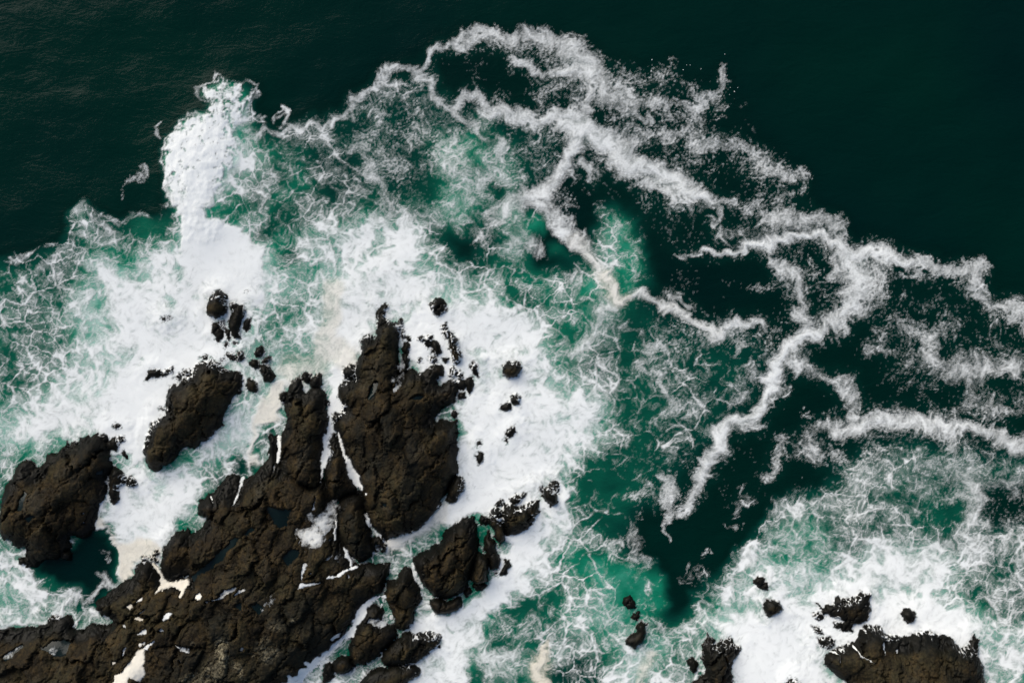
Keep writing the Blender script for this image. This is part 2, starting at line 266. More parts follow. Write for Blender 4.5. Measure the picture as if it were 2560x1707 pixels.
line('R7', '1060,430,80 1150,410,64 1200,410,66 1300,450,80 1400,500,80 1520,560,70 1620,620,70 1700,660,100', .80, g=.8, k=.12); line('R7', '1430,440,50 1500,440,50 1540,500,60', .62)
line('R7', '1720,690,50 1800,640,76 1920,610,80 2030,590,90 2080,640,60', .62, g=.8); line('R7', '1000,450,90 920,510,110 890,600,90 850,690,110 780,760,110 700,800,80', .72, g=.6)
line('R7', '580,290,50 660,270,70 740,340,70 790,420,60', .55, g=.5); line('R7', '200,60,140 350,30,140 480,40,100', .6, g=.4)
line('R7', '1180,890,110 1240,950,60', .62); line('R7', '1300,940,36 1330,990,40 1330,1060,34 1360,1140,40 1390,1220,110', .52); line('R7', '1280,1280,40 1420,1250,60', .4); line('R7', '1210,760,50 1260,750,50 1330,800,36', .5)
line('R7', '980,640,70 1080,590,60 1130,680,60 1200,750,50', .48, g=.4); line('R7', '920,930,60', .5); line('R7', '1100,1000,80 1060,960,80', .36, g=.2)
line('R7', '1000,800,220 900,900,200 1100,1100,220 1200,1300,200 1150,1400,160', .32, a=.36, g=.1); line('R7', '1440,120,26 1500,105,26 1640,110,30', .4); line('R7', '1180,140,20 1230,180,30 1320,180,20', .3, g=0)
line('R7', '1000,50,110 1080,150,120', .46, a=.66, g=0); line('R7', '1500,1310,90 1600,1200,110 1700,1220,100 1450,1330,70', .30, g=.2); line('R7', '1400,1500,90 1550,1450,80', .4, g=.2); line('R7', '1100,1450,40 1110,1520,40', .45, g=.3)
line('R7', '1450,720,140 1600,690,80', .16); line('R7', '1480,820,30 1620,800,30', .18); line('R7', '2030,360,50 2100,340,60', .3)
line('R8', '1760,180,90 1800,120,50', .45); line('R8', '1890,40,70 1950,100,120 1960,200,130 2000,300,80 1970,420,30 1975,520,24', .60); line('R8', '2250,30,90 2180,130,90 2100,230,70 2070,330,50', .66)
line('R8', '1660,420,90 1720,520,90 1760,650,130 1840,700,110 1760,780,70', .46, g=.3); line('R8', '1560,570,60 1620,520,50', .4); line('R8', '1750,300,60 1760,380,50', .2); line('R8', '1340,420,110 1400,560,100', .34, a=.45, g=0)
line('R8', '1090,1250,26 1060,1340,50 1040,1420,110 1050,1568,120', .97, k=.9); line('R8', '1840,1370,60 1780,1440,50 1740,1568,50', .8, k=.5); line('R8', '700,1480,280 850,1350,160 600,1400,160', .62, a=.5, g=.3); line('R8', '900,1200,100 1000,1000,60', .5, g=.2)
line('R8', '1830,820,50 1810,950,70 1850,1050,70 1950,1150,60', .5, g=0); line('R8', '2140,720,24 2100,760,20', .4); line('R8', '2200,640,40 2260,600,30', .22); line('R8', '2130,800,110 2250,760,120', .28, g=.2)
line('A8', '1900,1370,60 2030,1350,60 2060,1390,80 2000,1480,50 1900,1560,60', .85, g=.4)
# cream froth
area('A3', '890,20 940,20 1000,130 1090,330 1250,250 1400,260 1500,330 1470,440 1300,430 1240,520 1240,610 1110,650 1090,450 1040,280 1000,150 900,110', c=.99, k=.75, g=1, soft=14)
area('A4', '1280,1080 1380,980 1450,940 1510,960 1480,1080 1450,1250 1470,1300 1400,1340 1270,1330 1250,1420 1220,1568 1290,1700 1180,1720 1200,1500 1240,1300', c=.97, k=.6, g=1, soft=16)
line('A4', '1960,60,120 1940,330,110 1880,560,110 1800,780,160 1600,830,200', .72, k=.45, g=.7); line('A5', '620,640,160 420,500,110 460,250,90 520,40,90', .72, k=.4, g=.6)
line('A7', '660,870,90 800,800,110 950,680,130 1080,580,110 1130,500,90', .97, k=.4)
# open dark patches inside the surf
for t in ('A7|640,950,110 690,920,90|.30|.30', 'A7|830,900,110 880,860,70|.45|.55', 'A4|1240,1080,90 1120,1090,80|.40|.45', 'A6|720,160,70 800,230,110 700,300,70|.25|.16', 'A4|1360,1400,90 1340,1500,60|.25|.16',
          'A6|540,400,90 640,350,90|.4|.2', 'A1|870,520,120|.42|.62', 'A1|590,600,80|.3|.25', 'R2|1730,1400,90|.02|.06', 'R7|820,340,100|.1|.72', 'R7|480,230,60|.2|.35', 'R3|290,1370,130|.22|.7',
          'R7|330,440,130|.35|.28', 'R7|590,100,110|.25|.55', 'A5|2150,80,130 2300,200,80|.3|.4', 'R1|2130,1440,110|.42|.2', 'R1|2060,1280,90|.6|.7', 'R2|1540,1010,60|.2|.6'):
    f_, p_, c_, a_ = t.split('|'); line(f_, p_, float(c_), a=float(a_), g=0, op='set')
_e = np.minimum(np.minimum(G5.U + 340, 2900 - G5.U), np.minimum(G5.V + 300, 2007 - G5.V))
C *= sst(0, 160, _e)

# ---------------------------------------------------------------- rocks survey
ROCKS = []      # name key, outline, height m, steepness px, seeds
def rock(key, frame, text, h, k=None, seeds=None):
    p = pts(frame, text, False); ROCKS.append([key, p, h, k, None if seeds is None else pts(frame, seeds, False)])
def knob(key, frame, text, h=.5):
    """small rocks: 'x,y,rx,ry,angle' each an uneven oval"""
    x0, y0, s = FR[frame]
    for t in text.split():
        x, y, rx, ry, an = [float(q) for q in t.split(',')]; r = np.random.RandomState(int(x * 7 + y)); n = 11
        th = np.arange(n) / n * 2 * np.pi; rr = 1.24 + r.uniform(-.24, .24, n); an = np.radians(an)
        ex, ey = rx * np.cos(th) * rr, ry * np.sin(th) * rr
        ROCKS.append([key, np.stack([(x + ex * np.cos(an) - ey * np.sin(an)) * s + x0, (y + ex * np.sin(an) + ey * np.cos(an)) * s + y0], 1), h + .15, None, None])
rock('west', 'A2', '160,640 190,570 240,545 310,580 335,650 410,590 440,500 540,490 560,450 610,385 650,440 660,385 700,370 725,420 740,350 800,315 850,350 900,310 950,330 975,400 1000,460 1020,520 1030,590 1000,680 990,800 950,880 935,920 905,1010 890,1110 850,1190 800,1240 740,1250 680,1210 640,1230 620,1290 640,1350 600,1400 560,1400 500,1450 440,1440 380,1480 300,1530 250,1530 235,1480 260,1400 250,1330 180,1350 120,1310 110,1260 40,1270 5,1200 10,1100 20,950 45,850 70,770 100,730 150,690', 2.2, 60,
     '580,680 820,430 920,640 250,640 110,860 380,1000 620,1050 780,1080 200,1180 400,1300 900,800 640,880')
rock('west_ledge', 'A2', '1010,660 1050,600 1110,650 1150,700 1150,750 1095,780 1090,860 1100,900 1050,950 1010,900 1005,780', .7)
knob('cove_boulder', 'A2', '1215,745,38,40,0'); knob('sunk', 'A2', '600,1420,40,34,0'); knob('west_small', 'A2', '1060,400,42,50,20 1010,420,30,40,0 960,345,40,30,0 1080,240,30,18,30 1120,350,24,18,40 1150,500,28,20,50 205,1475,24,20,0', .42)
rock('isle', 'A4', '580,910 560,960 490,960 450,1000 445,1090 430,1190 420,1220 440,1250 380,1260 300,1320 265,1410 235,1500 222,1568 238,1660 268,1715 318,1738 368,1738 438,1692 498,1652 548,1592 578,1532 618,1512 678,1552 748,1492 838,1442 908,1342 958,1282 948,1232 1018,1122 1040,1060 1110,1000 1130,900 1110,850 1060,825 1010,850 960,820 930,770 880,745 810,750 760,755 710,780 690,820 640,890', 2.6, 70,
     '780,880 1030,930 660,1080 860,1130 640,1300 820,1330 400,1440 330,1620 480,1560 700,1470')
rock('pair_oval', 'A4', '930,95 980,130 985,200 970,290 900,360 850,345 810,290 815,220 850,150 900,100', 1.2)
rock('pair_split', 'A4', '1050,200 1140,240 1150,290 1120,370 1100,440 1105,490 1090,540 1050,520 1030,450 1000,390 1000,340 1040,300 1015,260 1020,220', .8)
rock('pair_split', 'A4', '860,400 930,380 945,430 945,520 900,580 880,540 870,490 850,470', .5)
rock('pair_split', 'A4', '940,380 975,370 975,450 1020,460 1015,590 985,560 960,480', .5)
knob('pair_small', 'A4', '980,605,22,20,0 1065,580,24,20,0 1175,425,34,56,10 1170,105,20,14,0', .25)
rock('isle_small', 'A4', '290,830 370,805 390,850 360,890 310,890 240,915 250,870', .5)
rock('isle_small', 'A4', '395,850 480,795 497,815 470,870 400,900 370,905', .5)
rock('between', 'A4', '1280,780 1360,780 1390,840 1410,890 1385,935 1340,920 1310,870 1280,840', .7)
knob('between', 'A4', '1112,690,24,34,20 1268,655,38,34,0 1212,962,44,52,-40 1245,775,40,28,0 1350,725,36,18,-60 1500,1070,24,40,10', .5)
knob('isle_small', 'A4', '785,714,26,18,0 835,730,16,22,0 545,885,36,28,-30 612,850,34,40,10 390,1185,26,24,0 940,740,20,18,0 1040,710,50,26,20 410,355,26,16,30 450,345,20,14,0', .32)
rock('finger', 'A5', '105,890 150,820 190,800 200,880 215,960 235,985 290,925 350,905 385,930 430,975 425,1070 430,1140 440,1200 435,1280 400,1400 395,1460 385,1570 388,1700 382,1860 300,1840 150,1820 20,1720 10,1600 0,1568 10,1500 20,1380 60,1270 70,1180 50,1100 60,970', 2.3, 60,
     '160,930 330,1040 130,1160 320,1250 160,1400 320,1480 120,1620 300,1680')
knob('finger_small', 'A5', '330,860,32,56,20 245,830,30,40,0', .5)
rock('great', 'A5', '1060,325 1080,330 1095,420 1080,530 1070,600 1085,700 1095,780 1110,840 1150,800 1200,730 1230,760 1300,790 1360,720 1420,690 1500,720 1500,790 1440,830 1420,890 1480,920 1560,850 1620,870 1640,900 1610,960 1615,1040 1560,1070 1500,1090 1440,1140 1420,1190 1450,1250 1490,1200 1560,1230 1640,1200 1632,1300 1622,1450 1632,1568 1632,1606 1612,1706 1567,1766 1547,1846 1467,1966 1417,2066 1327,2146 1247,2216 1157,2266 1067,2286 967,2296 907,2226 847,2186 807,2076 767,1946 737,1876 767,1836 737,1746 677,1656 637,1556 600,1500 560,1400 530,1340 500,1250 490,1160 560,1150 600,1130 610,1100 560,1050 540,970 560,890 590,850 660,845 700,860 690,800 700,700 730,650 760,580 750,500 790,440 830,430 860,500 890,450 890,380 900,300 900,170 950,140 1000,150 970,200 940,260 1000,310', 3.2, 80,
     '1010,480 820,500 930,640 800,760 960,800 620,960 780,960 1180,860 1400,760 1280,960 1500,980 900,1060 680,1250 1050,1250 880,1400 1300,1150 1240,1400 1500,1400 680,1560 1020,1640 1350,1620 1560,1600 850,1800 1180,1850 1420,1860 1000,2020 900,2150 1250,2080 1080,2200')
knob('crest_row', 'A5', '1120,330,16,36,-5 1132,430,14,44,0 1160,555,34,44,0 1155,660,24,46,0 1125,748,26,30,0 1185,470,26,22,0', .45)
knob('great_crest', 'A5', '1365,500,26,50,10 1435,550,40,62,-10 1290,655,22,20,0 1405,655,34,22,20 1525,660,20,20,0 1595,780,20,40,-15 1530,400,24,52,-15 1455,180,56,70,0 1310,470,26,16,0', .5)
rock('great_blade', 'A5', '1580,420 1615,450 1640,560 1660,650 1640,700 1600,680 1570,600 1545,540 1555,450', .9)
knob('great_fringe', 'A5', '1655,810,26,34,0 1670,880,44,30,20 1740,890,22,60,-5 1672,990,24,40,-20 1782,740,22,60,-15 1600,1160,36,30,-30 1550,900,50,30,0', .4)
rock('stack_knob', 'A5', '2040,700 2090,680 2200,690 2200,740 2175,820 2100,840 2060,800', .9)
rock('stack_twin', 'A5', '2170,970 2205,1000 2200,1060 2150,1075 2115,1040', .7)
rock('stack_twin', 'A5', '2090,1035 2125,1110 2080,1125 2030,1100 2050,1060', .6)
knob('stack_low', 'A5', '2125,1310,32,52,15 2080,1395,20,26,0', .42); knob('stack_tiny', 'A5', '1825,1420,20,22,0 1832,1545,26,32,0', .35)
knob('finger_small', 'A5', '650,770,52,58,0 25,1000,22,30,0 600,1110,16,20,0', .45)
rock('drip_rock', 'A7', '1290,220 1325,260 1315,350 1250,440 1170,465 1160,450 1200,350 1215,280 1250,230', .8)
knob('drip_low', 'A7', '1465,55,26,44,0', .35)
rock('wedge', 'A7', '123,-176 193,-86 240,0 262,80 280,200 330,310 365,362 260,390 200,420 120,470 90,440 65,320 55,250 62,120 95,40 108,24 68,-66', 2.3, 40, '140,-60 160,120 150,330 250,330')
rock('oval', 'A7', '200,420 300,390 370,380 410,470 430,560 460,680 475,790 500,880 480,950 420,1000 360,1010 290,960 230,880 190,800 150,700 150,600 170,500', 2.6, 50, '280,520 330,680 230,700 400,850 320,900')
knob('oval_low', 'A7', '545,840,52,64,-20 120,720,34,60,10', .8)
rock('reef', 'A6', '1020,-40 1080,-20 1078,60 1060,190 1130,230 1250,300 1390,420 1470,380 1500,370 1560,470 1580,570 1690,700 1640,830 1690,960 1740,1060 1790,1140 1960,1140 2110,1120 2100,1240 2030,1380 1950,1430 1880,1470 1840,1560 1720,1700 1690,1790 1600,1880 1440,2020 1330,2120 1250,2240 1250,3300 -3000,3300 -3000,1760 -1460,1740 -1380,1720 -1300,1740 -1160,1720 -1050,1690 -920,1620 -830,1620 -800,1740 -680,1740 -650,1700 -560,1690 -440,1710 -400,1650 -520,1600 -580,1540 -580,1480 -520,1440 -440,1380 -350,1300 -280,1290 -220,1240 -210,1150 -150,1090 -70,1120 -20,1160 40,1240 150,1275 270,1260 280,1200 150,1275 60,1240 30,1190 10,1120 30,1050 60,960 120,890 180,830 250,820 270,870 330,860 380,810 420,760 430,690 370,680 360,620 380,560 440,500 500,500 560,420 620,330 690,300 725,330 735,420 720,490 760,410 800,350 860,330 900,280 950,210 1000,180', 2.1, 60,
     '160,1100 440,920 450,600 620,560 860,480 1030,250 1080,640 1230,480 780,760 950,700 1000,900 720,1020 850,1050 1120,1000 1000,1150 1300,1130 1440,1090 1580,1150 1700,1100 640,1230 420,1300 880,1260 1180,1280 1450,1300 1750,1250 1950,1230 1850,1380 -100,1280 -300,1450 -480,1540 0,1480 200,1500 420,1500 700,1480 1000,1460 1300,1480 1600,1480 1720,1580 -1250,1900 -900,1800 -1000,2050 -650,1850 -500,2050 -750,2150 -300,1800 -100,1720 120,1700 350,1750 600,1700 850,1750 1100,1700 1350,1700 1500,1800 300,1950 560,1980 800,2050 1050,1980 1250,1950 100,1980 0,2200 400,2250 700,2300 1000,2250 1200,2150 -1300,2250 -300,2100 -500,2300')
knob('cove_small', 'A3', '500,1010,60,40,-30 620,1020,50,50,0 700,1140,60,50,0 1190,1510,24,26,0 560,1190,40,30,0', .4)
knob('cream_small', 'A3', '1438,370,24,30,0 1420,430,44,20,30 1330,420,24,14,0', .5)
rock('mid', 'A7', '1250,650 1330,600 1400,600 1430,680 1440,740 1430,850 1450,930 1430,1010 1390,1090 1370,1170 1330,1270 1240,1320 1150,1340 1050,1310 970,1240 930,1150 880,1080 850,1020 870,950 920,930 1020,880 1090,840 1140,760 1190,720', 2.2, 50,
     '1320,720 1180,830 1330,900 1020,980 1200,1020 1060,1150 1250,1180 1370,1060 950,1040')
rock('mid_flank', 'A7', '1490,910 1530,960 1555,1080 1530,1180 1450,1200 1390,1170 1400,1080 1440,960', 1.5)
rock('column', 'A7', '1540,720 1550,790 1600,830 1610,900 1650,980 1630,1060 1580,1070 1550,980 1530,900 1500,870 1520,780', .9)
rock('column_tail', 'A7', '1690,970 1750,980 1740,1040 1700,1130 1650,1130 1640,1080 1700,1020', .7)
rock('mid_foot', 'A7', '1400,1210 1500,1210 1520,1240 1430,1270', .5); rock('mid_foot', 'A7', '1360,1240 1400,1270 1350,1340 1325,1300', .5)
rock('east_dark', 'A7', '1570,520 1620,510 1650,560 1660,620 1680,690 1700,760 1650,840 1620,790 1600,700 1560,680 1550,600', 1.2)
rock('east', 'A7', '1680,480 1740,490 1800,490 1840,510 1890,490 1960,450 2005,440 2010,500 1990,580 1950,650 1900,700 1800,740 1720,760 1690,700 1670,620 1665,560', 1.7, 40, '1740,570 1880,560 1770,690 1950,500')
rock('east_cap', 'A7', '1740,440 1800,400 1880,380 1830,450 1770,475', .6); knob('east_small', 'A7', '1650,470,24,20,0 1500,625,34,30,-30 1440,850,16,20,0 1610,1110,14,24,0', .4)
rock('far_east', 'R8', '1045,190 1080,140 1160,180 1150,240 1115,270 1090,230', .9); knob('far_east_small', 'R8', '1128,112,22,24,20 1035,148,14,16,0 1150,130,16,22,0', .35)
rock('south_ledge', 'A7', '1000,1350 1110,1340 1180,1370 1290,1330 1290,1400 1240,1460 1150,1480 1080,1480 1030,1420 1000,1390', .9)
rock('south_wedge', 'A8', '1880,500 1940,510 1970,600 2010,700 2040,780 1980,850 1960,950 1940,1020 1880,1080 1820,1070 1780,960 1760,870 1700,780 1690,740 1730,640 1800,610', 1.6, 40, '1850,640 1900,800 1820,940 1900,980')
rock('south_slab', 'A8', '1530,880 1610,830 1650,870 1680,940 1650,990 1720,1040 1790,1040 1810,1110 1760,1180 1700,1240 1630,1310 1560,1360 1480,1400 1420,1390 1380,1290 1385,1150 1400,1080 1450,1000', 1.7, 40, '1560,920 1500,1080 1680,1120 1540,1240 1450,1330')
rock('south_tail', 'A8', '1280,1320 1370,1310 1410,1400 1360,1470 1260,1470 1220,1390', .9); rock('south_tail', 'A8', '1150,1380 1200,1370 1240,1440 1200,1520 1120,1568 1140,1480', .6)
rock('south_low', 'A8', '1690,1300 1780,1190 1900,1120 2000,1130 2110,1100 2200,1140 2180,1220 2080,1300 1990,1370 1880,1390 1800,1410 1690,1390 1670,1340', 1.5, 40, '1780,1300 1900,1220 2080,1190 1950,1330')
rock('south_edge', 'A8', '1600,1450 1800,1420 1900,1410 1990,1415 2020,1460 1990,1500 1900,1550 1850,1600 1500,1750 1400,1700 1460,1600 1540,1480', .9)
rock('se', 'R6', '870,1390 900,1350 1000,1290 1100,1265 1170,1150 1280,1140 1330,1210 1460,1240 1560,1200 1640,1175 1720,1210 1800,1230 1850,1290 1900,1310 1950,1300 1970,1180 2005,1240 2000,1350 2030,1430 2060,1568 2120,1750 2100,2000 900,2000 960,1700 1070,1560 940,1480 880,1430', 2.6, 60,
     '1230,1230 1050,1370 1330,1400 1620,1300 1850,1400 1980,1380 1200,1520 1480,1520 1750,1540 1300,1700 1650,1750 1950,1680')
rock('se_west', 'R6', '-20,1330 20,1200 45,1215 80,1290 120,1235 150,1280 190,1220 230,1280 265,1300 230,1370 190,1430 200,1520 215,1568 200,1750 -60,1800 -90,1568 -20,1500 5,1520 10,1470 -10,1400', 1.3, 40, '60,1320 180,1320 80,1450 120,1600 0,1650')
rock('se_knob', 'R8', '2110,1400 2170,1390 2190,1440 2160,1490 2130,1460', .6)
rock('se_mid', 'R6', '830,980 880,1030 910,980 960,1000 980,935 1010,960 1060,940 1110,930 1150,900 1210,920 1200,980 1220,1040 1190,1110 1100,1130 1080,1190 1000,1170 1040,1090 980,1085 880,1060', .9, 30)
rock('se_low', 'R6', '820,1235 960,1240 950,1290 900,1310 850,1290', .5); rock('se_low', 'R6', '590,1580 635,1510 700,1560 730,1620 600,1650', .6)
knob('se_small', 'R6', '840,1080,34,22,20 990,1140,34,14,0 840,1175,36,14,35', .3)
knob('se_lone', 'R6', '1500,1075,44,32,35', .5); knob('se_boulder', 'R6', '508,1008,52,44,-20', .6); knob('se_drops', 'R6', '402,815,24,24,0 430,860,28,20,10', .4)
rock('chain', 'R8', '1780,1120 1810,1130 1800,1200 1760,1270 1730,1310 1680,1300 1660,1250 1700,1230 1740,1200 1750,1140', .7); knob('chain_small', 'R8', '1685,978,34,30,20 1730,1080,18,26,0', .32)

G2 = Grid(-340, 2900, 640, 2007, 2.0)
def build_rocks():
    U, V = G2.U, G2.V
    wu = U + 8 * fbm(U / 30, V / 30, 2, 3) + 4.5 * perlin(U / 11, V / 11, 8) + 3 * perlin(U / 5, V / 5, 9)
    wv = V + 8 * fbm(U / 30, V / 30, 2, 5) + 4.5 * perlin(U / 11, V / 11, 10) + 3 * perlin(U / 5, V / 5, 12)
    H = np.full(G2.shape, -9, np.float32); L = np.full(G2.shape, -1, np.int32); D = np.full(G2.shape, -99, np.float32)
    ids = []
    ca, sa = np.cos(np.radians(-62)), np.sin(np.radians(-62))          # the bedding runs to the north-north-east
    for n, (key, p, h, k, seeds) in enumerate(ROCKS):
        w = G2.win(p, 54)
        if H[w].size == 0: continue
        X, Y = wu[w], wv[w]; d = (sdist(p, X, Y) + 3.0).astype(np.float32)
        kk = k or max(6, .22 * min(np.ptp(p[:, 0]), np.ptp(p[:, 1])))
        ds = np.minimum(np.maximum(blur(d, 4 if k else 2), 0), np.maximum(d, 0) * 3)
        base = np.where(d > 0, .22 * np.minimum(h, 1) * sst(0, 5, d) + (h - .2) * (1 - np.exp(-ds / kk)), d * .07)
        if seeds is None:
            lab = np.full(d.shape, len(ids), np.int32); ids.append((n, 0))
        else:
            s0 = len(ids); ids += [(n, j) for j in range(len(seeds))]; r = np.random.RandomState(n + 5)
            f1 = np.full(d.shape, 1e9); f2 = f1.copy(); lab = np.zeros(d.shape, np.int32); bump = np.zeros(d.shape)
            jx = X + 14 * fbm(X / 40, Y / 40, 2, 21); jy = Y + 14 * fbm(X / 40, Y / 40, 2, 23)
            for j, (sx, sy) in enumerate(seeds):
                a = (jx - sx) * ca + (jy - sy) * sa; b = -(jx - sx) * sa + (jy - sy) * ca
                q = np.hypot(a * .72, b * 1.25); new = q < f1
                f2 = np.where(new, f1, np.minimum(f2, q))
                tilt = r.uniform(-.26, .32) + (r.uniform(-.010, .010) * (X - sx) + r.uniform(-.010, .010) * (Y - sy))
                bump = np.where(new, tilt, bump); lab[new] = s0 + j; f1 = np.minimum(f1, q)
            e = f2 - f1
            base = base + np.where(d > 0, sst(0, 26, d), 0) * (np.clip(bump, -.45, .5) * sst(0, 16, e) + .10 * sst(0, 40, e) - .24 * np.exp(-e / 3.6))
        up = base > H[w]
        H[w] = np.where(up, base, H[w]); L[w] = np.where(up, lab, L[w]); D[w] = np.maximum(D[w], d)
    # craggy relief, stretched along the bedding
    a = (wu * ca + wv * sa); b = (-wu * sa + wv * ca)
    am = np.clip(D / 16, 0, 1) * .9 + .1
    r1 = 1 - np.abs(fbm(a / 130, b / 60, 2, 31)) * 2.2
    f1, f2 = voro(a / 46 + .4 * perlin(a / 30, b / 30, 44), b / 24, 3); cr1 = np.exp(-(f2 - f1) / .07)
    g1, g2 = voro(a / 17 + .5 * perlin(a / 14, b / 14, 45), b / 11, 7); cr2 = np.exp(-(g2 - g1) / .12)
    h1, h2 = voro(a / 190 + .25 * perlin(a / 60, b / 60, 46), b / 44 + .2 * perlin(a / 50, b / 50, 47), 13); cr0 = np.exp(-(h2 - h1) / .035)
    H += am * (.09 * r1 - .05 + .05 * fbm(U / 50, V / 50, 2, 35) + .014 * perlin(U / 7, V / 7, 37) + .014 * perlin(U / 3.4, V / 3.4, 38) - .22 * cr0 - .05 * cr1 - .012 * cr2 )
    return H, L, D, ids
# ---------------------------------------------------------------- runoff foam and pools lying on the reef
PATCH, POOL = [], []
def patch(kind, frame, text, c=.9, k=0.0, wd=None):
    p = pts(frame, text, False)
    (POOL if kind == 'pool' else PATCH).append((p, c, k))
for t in ('A6|1510,-60 1570,-60 1545,60 1580,110 1555,150 1540,210 1512,260 1500,330 1485,370 1488,250 1480,210 1495,100|.99|0',
          'A6|1630,-80 1650,-80 1680,40 1722,140 1780,230 1802,290 1840,320 1845,370 1872,430 1860,465 1800,420 1740,340 1735,290 1708,220 1680,110|.95|.15',
          'A6|1270,800 1400,740 1360,640 1420,590 1450,660 1530,600 1580,570 1650,560 1620,680 1630,760 1560,850 1580,920 1500,980 1420,1000 1310,950 1300,880|.74|.2',
          'A6|1560,1060 1640,1010 1670,1070 1640,1130 1590,1110|.62|0', 'A3|1400,440 1470,495 1505,565 1555,622 1650,620 1735,598 1762,620 1725,690 1695,765 1665,760 1672,700 1600,660 1500,710 1450,730 1500,650 1478,560|.97|.85',
          'A3|1400,1190 1375,1235 1392,1290 1380,1350 1402,1420 1340,1505 1260,1450 1230,1568 1200,1800 1000,1800 1060,1568 1120,1450 1200,1400 1250,1310 1310,1240|.98|.75',
          'A8|920,668 960,610 1060,612 1145,595 1150,612 1060,640 980,655|.95|0', 'A8|600,770 680,740 770,695 765,730 700,790 640,830 620,850|.55|0', 'A3|1190,840 1250,805 1275,830 1240,870|.9|1'):
    f_, p_, c_, k_ = t.split('|'); patch('foam', f_, p_, float(c_), float(k_))
for t in ('A8|1205,575,26 1290,562,28 1340,522,16 1440,485,22|.95|0', 'A8|970,600,12 966,520,16 1000,440,34|.75|0', 'A8|110,782,22 210,758,16 270,720,20 380,650,14|.8|.5', 'A8|385,715,18 445,675,22|.8|.4', 'A8|22,735,44|.9|.5', 'A8|1380,570,30|.9|0', 'A8|1055,520,20|.8|0',
          'A8|1700,770,30 1640,778,24 1560,812,40 1500,885,66 1470,955,80 1420,1030,70 1375,1110,60 1310,1195,70 1210,1290,80 1110,1360,100 1010,1450,150 900,1570,170 820,1700,170|.86|0', 'A8|1690,780,22 1668,880,14|.8|0', 'A8|1560,980,40 1640,1000,60 1700,1020,50 1760,950,24|.6|0', 'A8|1220,1150,30 1290,1100,30|.8|.4',
          'A6|1690,980,26 1722,1020,34 1765,1140,14|.8|0', 'A6|1452,490,10 1440,610,24|.85|0', 'A6|1095,-20,36 1100,90,30 1088,200,22|.85|.2', 'A6|1060,230,10 1035,340,14|.8|.7', 'A6|740,270,36 765,340,36 740,450,24 700,580,12|.7|0', 'A6|1630,740,14 1615,890,12|.8|.2', 'A6|480,510,12 512,575,10|.7|0',
          'A7|430,560,24 460,650,24 500,720,36 570,780,24 605,830,14|.66|0', 'A7|845,1030,18 880,1130,30 930,1210,44 950,1320,30 985,1400,40|.62|0', 'A7|435,370,22|.8|.2', 'A7|540,870,60|.5|0', 'A7|300,980,60|.4|0',
          'A3|1345,890,26 1392,850,16|.9|1', 'A3|1300,940,36 1365,940,26|.8|1', 'A3|1320,1075,20 1400,1045,34|.9|.2', 'A3|1345,1170,26 1385,1145,14|.85|.6', 'A3|1400,1195,30 1490,1122,8|.9|.2', 'A3|1560,935,44 1620,890,14|.85|0', 'A3|1550,1025,32|.85|0', 'A3|1097,1330,30|.9|.8', 'A3|1780,1210,38 1680,1165,18|.7|0',
          'A3|1730,1300,24|.6|0', 'A3|1215,1200,26 1185,1260,18|.85|.3', 'A3|530,1240,70|.5|0', 'A3|120,1280,40 230,1200,20|.5|0', 'A3|1190,1020,34|.6|0', 'A3|1310,790,24 1350,760,12|.8|.4', 'A3|2280,1190,26|.8|1', 'A3|1860,730,34|.9|.4', 'A3|2080,715,40 2200,655,22|.6|.1', 'A3|1945,785,20 2050,755,14|.9|.6',
          'A5|1095,640,50 1115,740,40 1110,830,70 1070,940,20|.42|0', 'A5|1040,830,60|.4|0', 'A4|850,850,40|.35|0', 'A5|860,990,60 900,850,30|.0|0', 'A2|790,1025,16|.9|.2', 'A2|800,1115,30|.8|.2', 'R6|1080,1285,16 1100,1310,10 1130,1345,12 1170,1360,5 1200,1385,4|.8|0', 'R6|1110,1330,5 1125,1365,4|.7|0', 'R6|1390,1310,8 1388,1330,6|.8|0', 'R6|1295,1240,9 1292,1290,6 1300,1340,4|.75|0', 'R6|860,1330,9 910,1325,6 960,1340,12 985,1360,5 975,1395,8|.75|0'):
    f_, p_, c_, k_ = t.split('|'); PATCH.append((pts(f_, p_, False), float(c_), float(k_)))
for t in ('A6|1020,590 1120,600 1230,620 1190,740 1140,780 1080,720', 'A6|1160,1040 1240,960 1320,980 1300,1040 1220,1120', 'A6|640,960 690,880 760,870 740,930 680,980 600,1080 480,1160 330,1260 300,1250 460,1120', 'A6|800,850 870,780 920,770 860,830', 'A2|225,920 280,830 300,850 260,990 225,1000', 'A2|290,1060 360,1030 390,1050 330,1100',
          'A2|920,650 970,620 960,670 910,690', 'A3|80,1290 240,1190 260,1210 120,1330', 'A3|410,1210 560,1140 680,1160 650,1270 560,1290', 'A6|880,1470 940,1440 1000,1500 960,1560', 'A5|1200,1010 1280,970 1340,990 1300,1020', 'A8|1290,1490 1400,1430 1530,1440 1530,1500 1400,1600 1300,1620', 'A7|590,450 635,440 630,475 595,480', 'A5|830,1000 880,880 920,860 860,990', 'A3|2190,820 2260,780 2270,860'):
    f_, p_ = t.split('|'); POOL.append((pts(f_, p_, False), 0, 0))

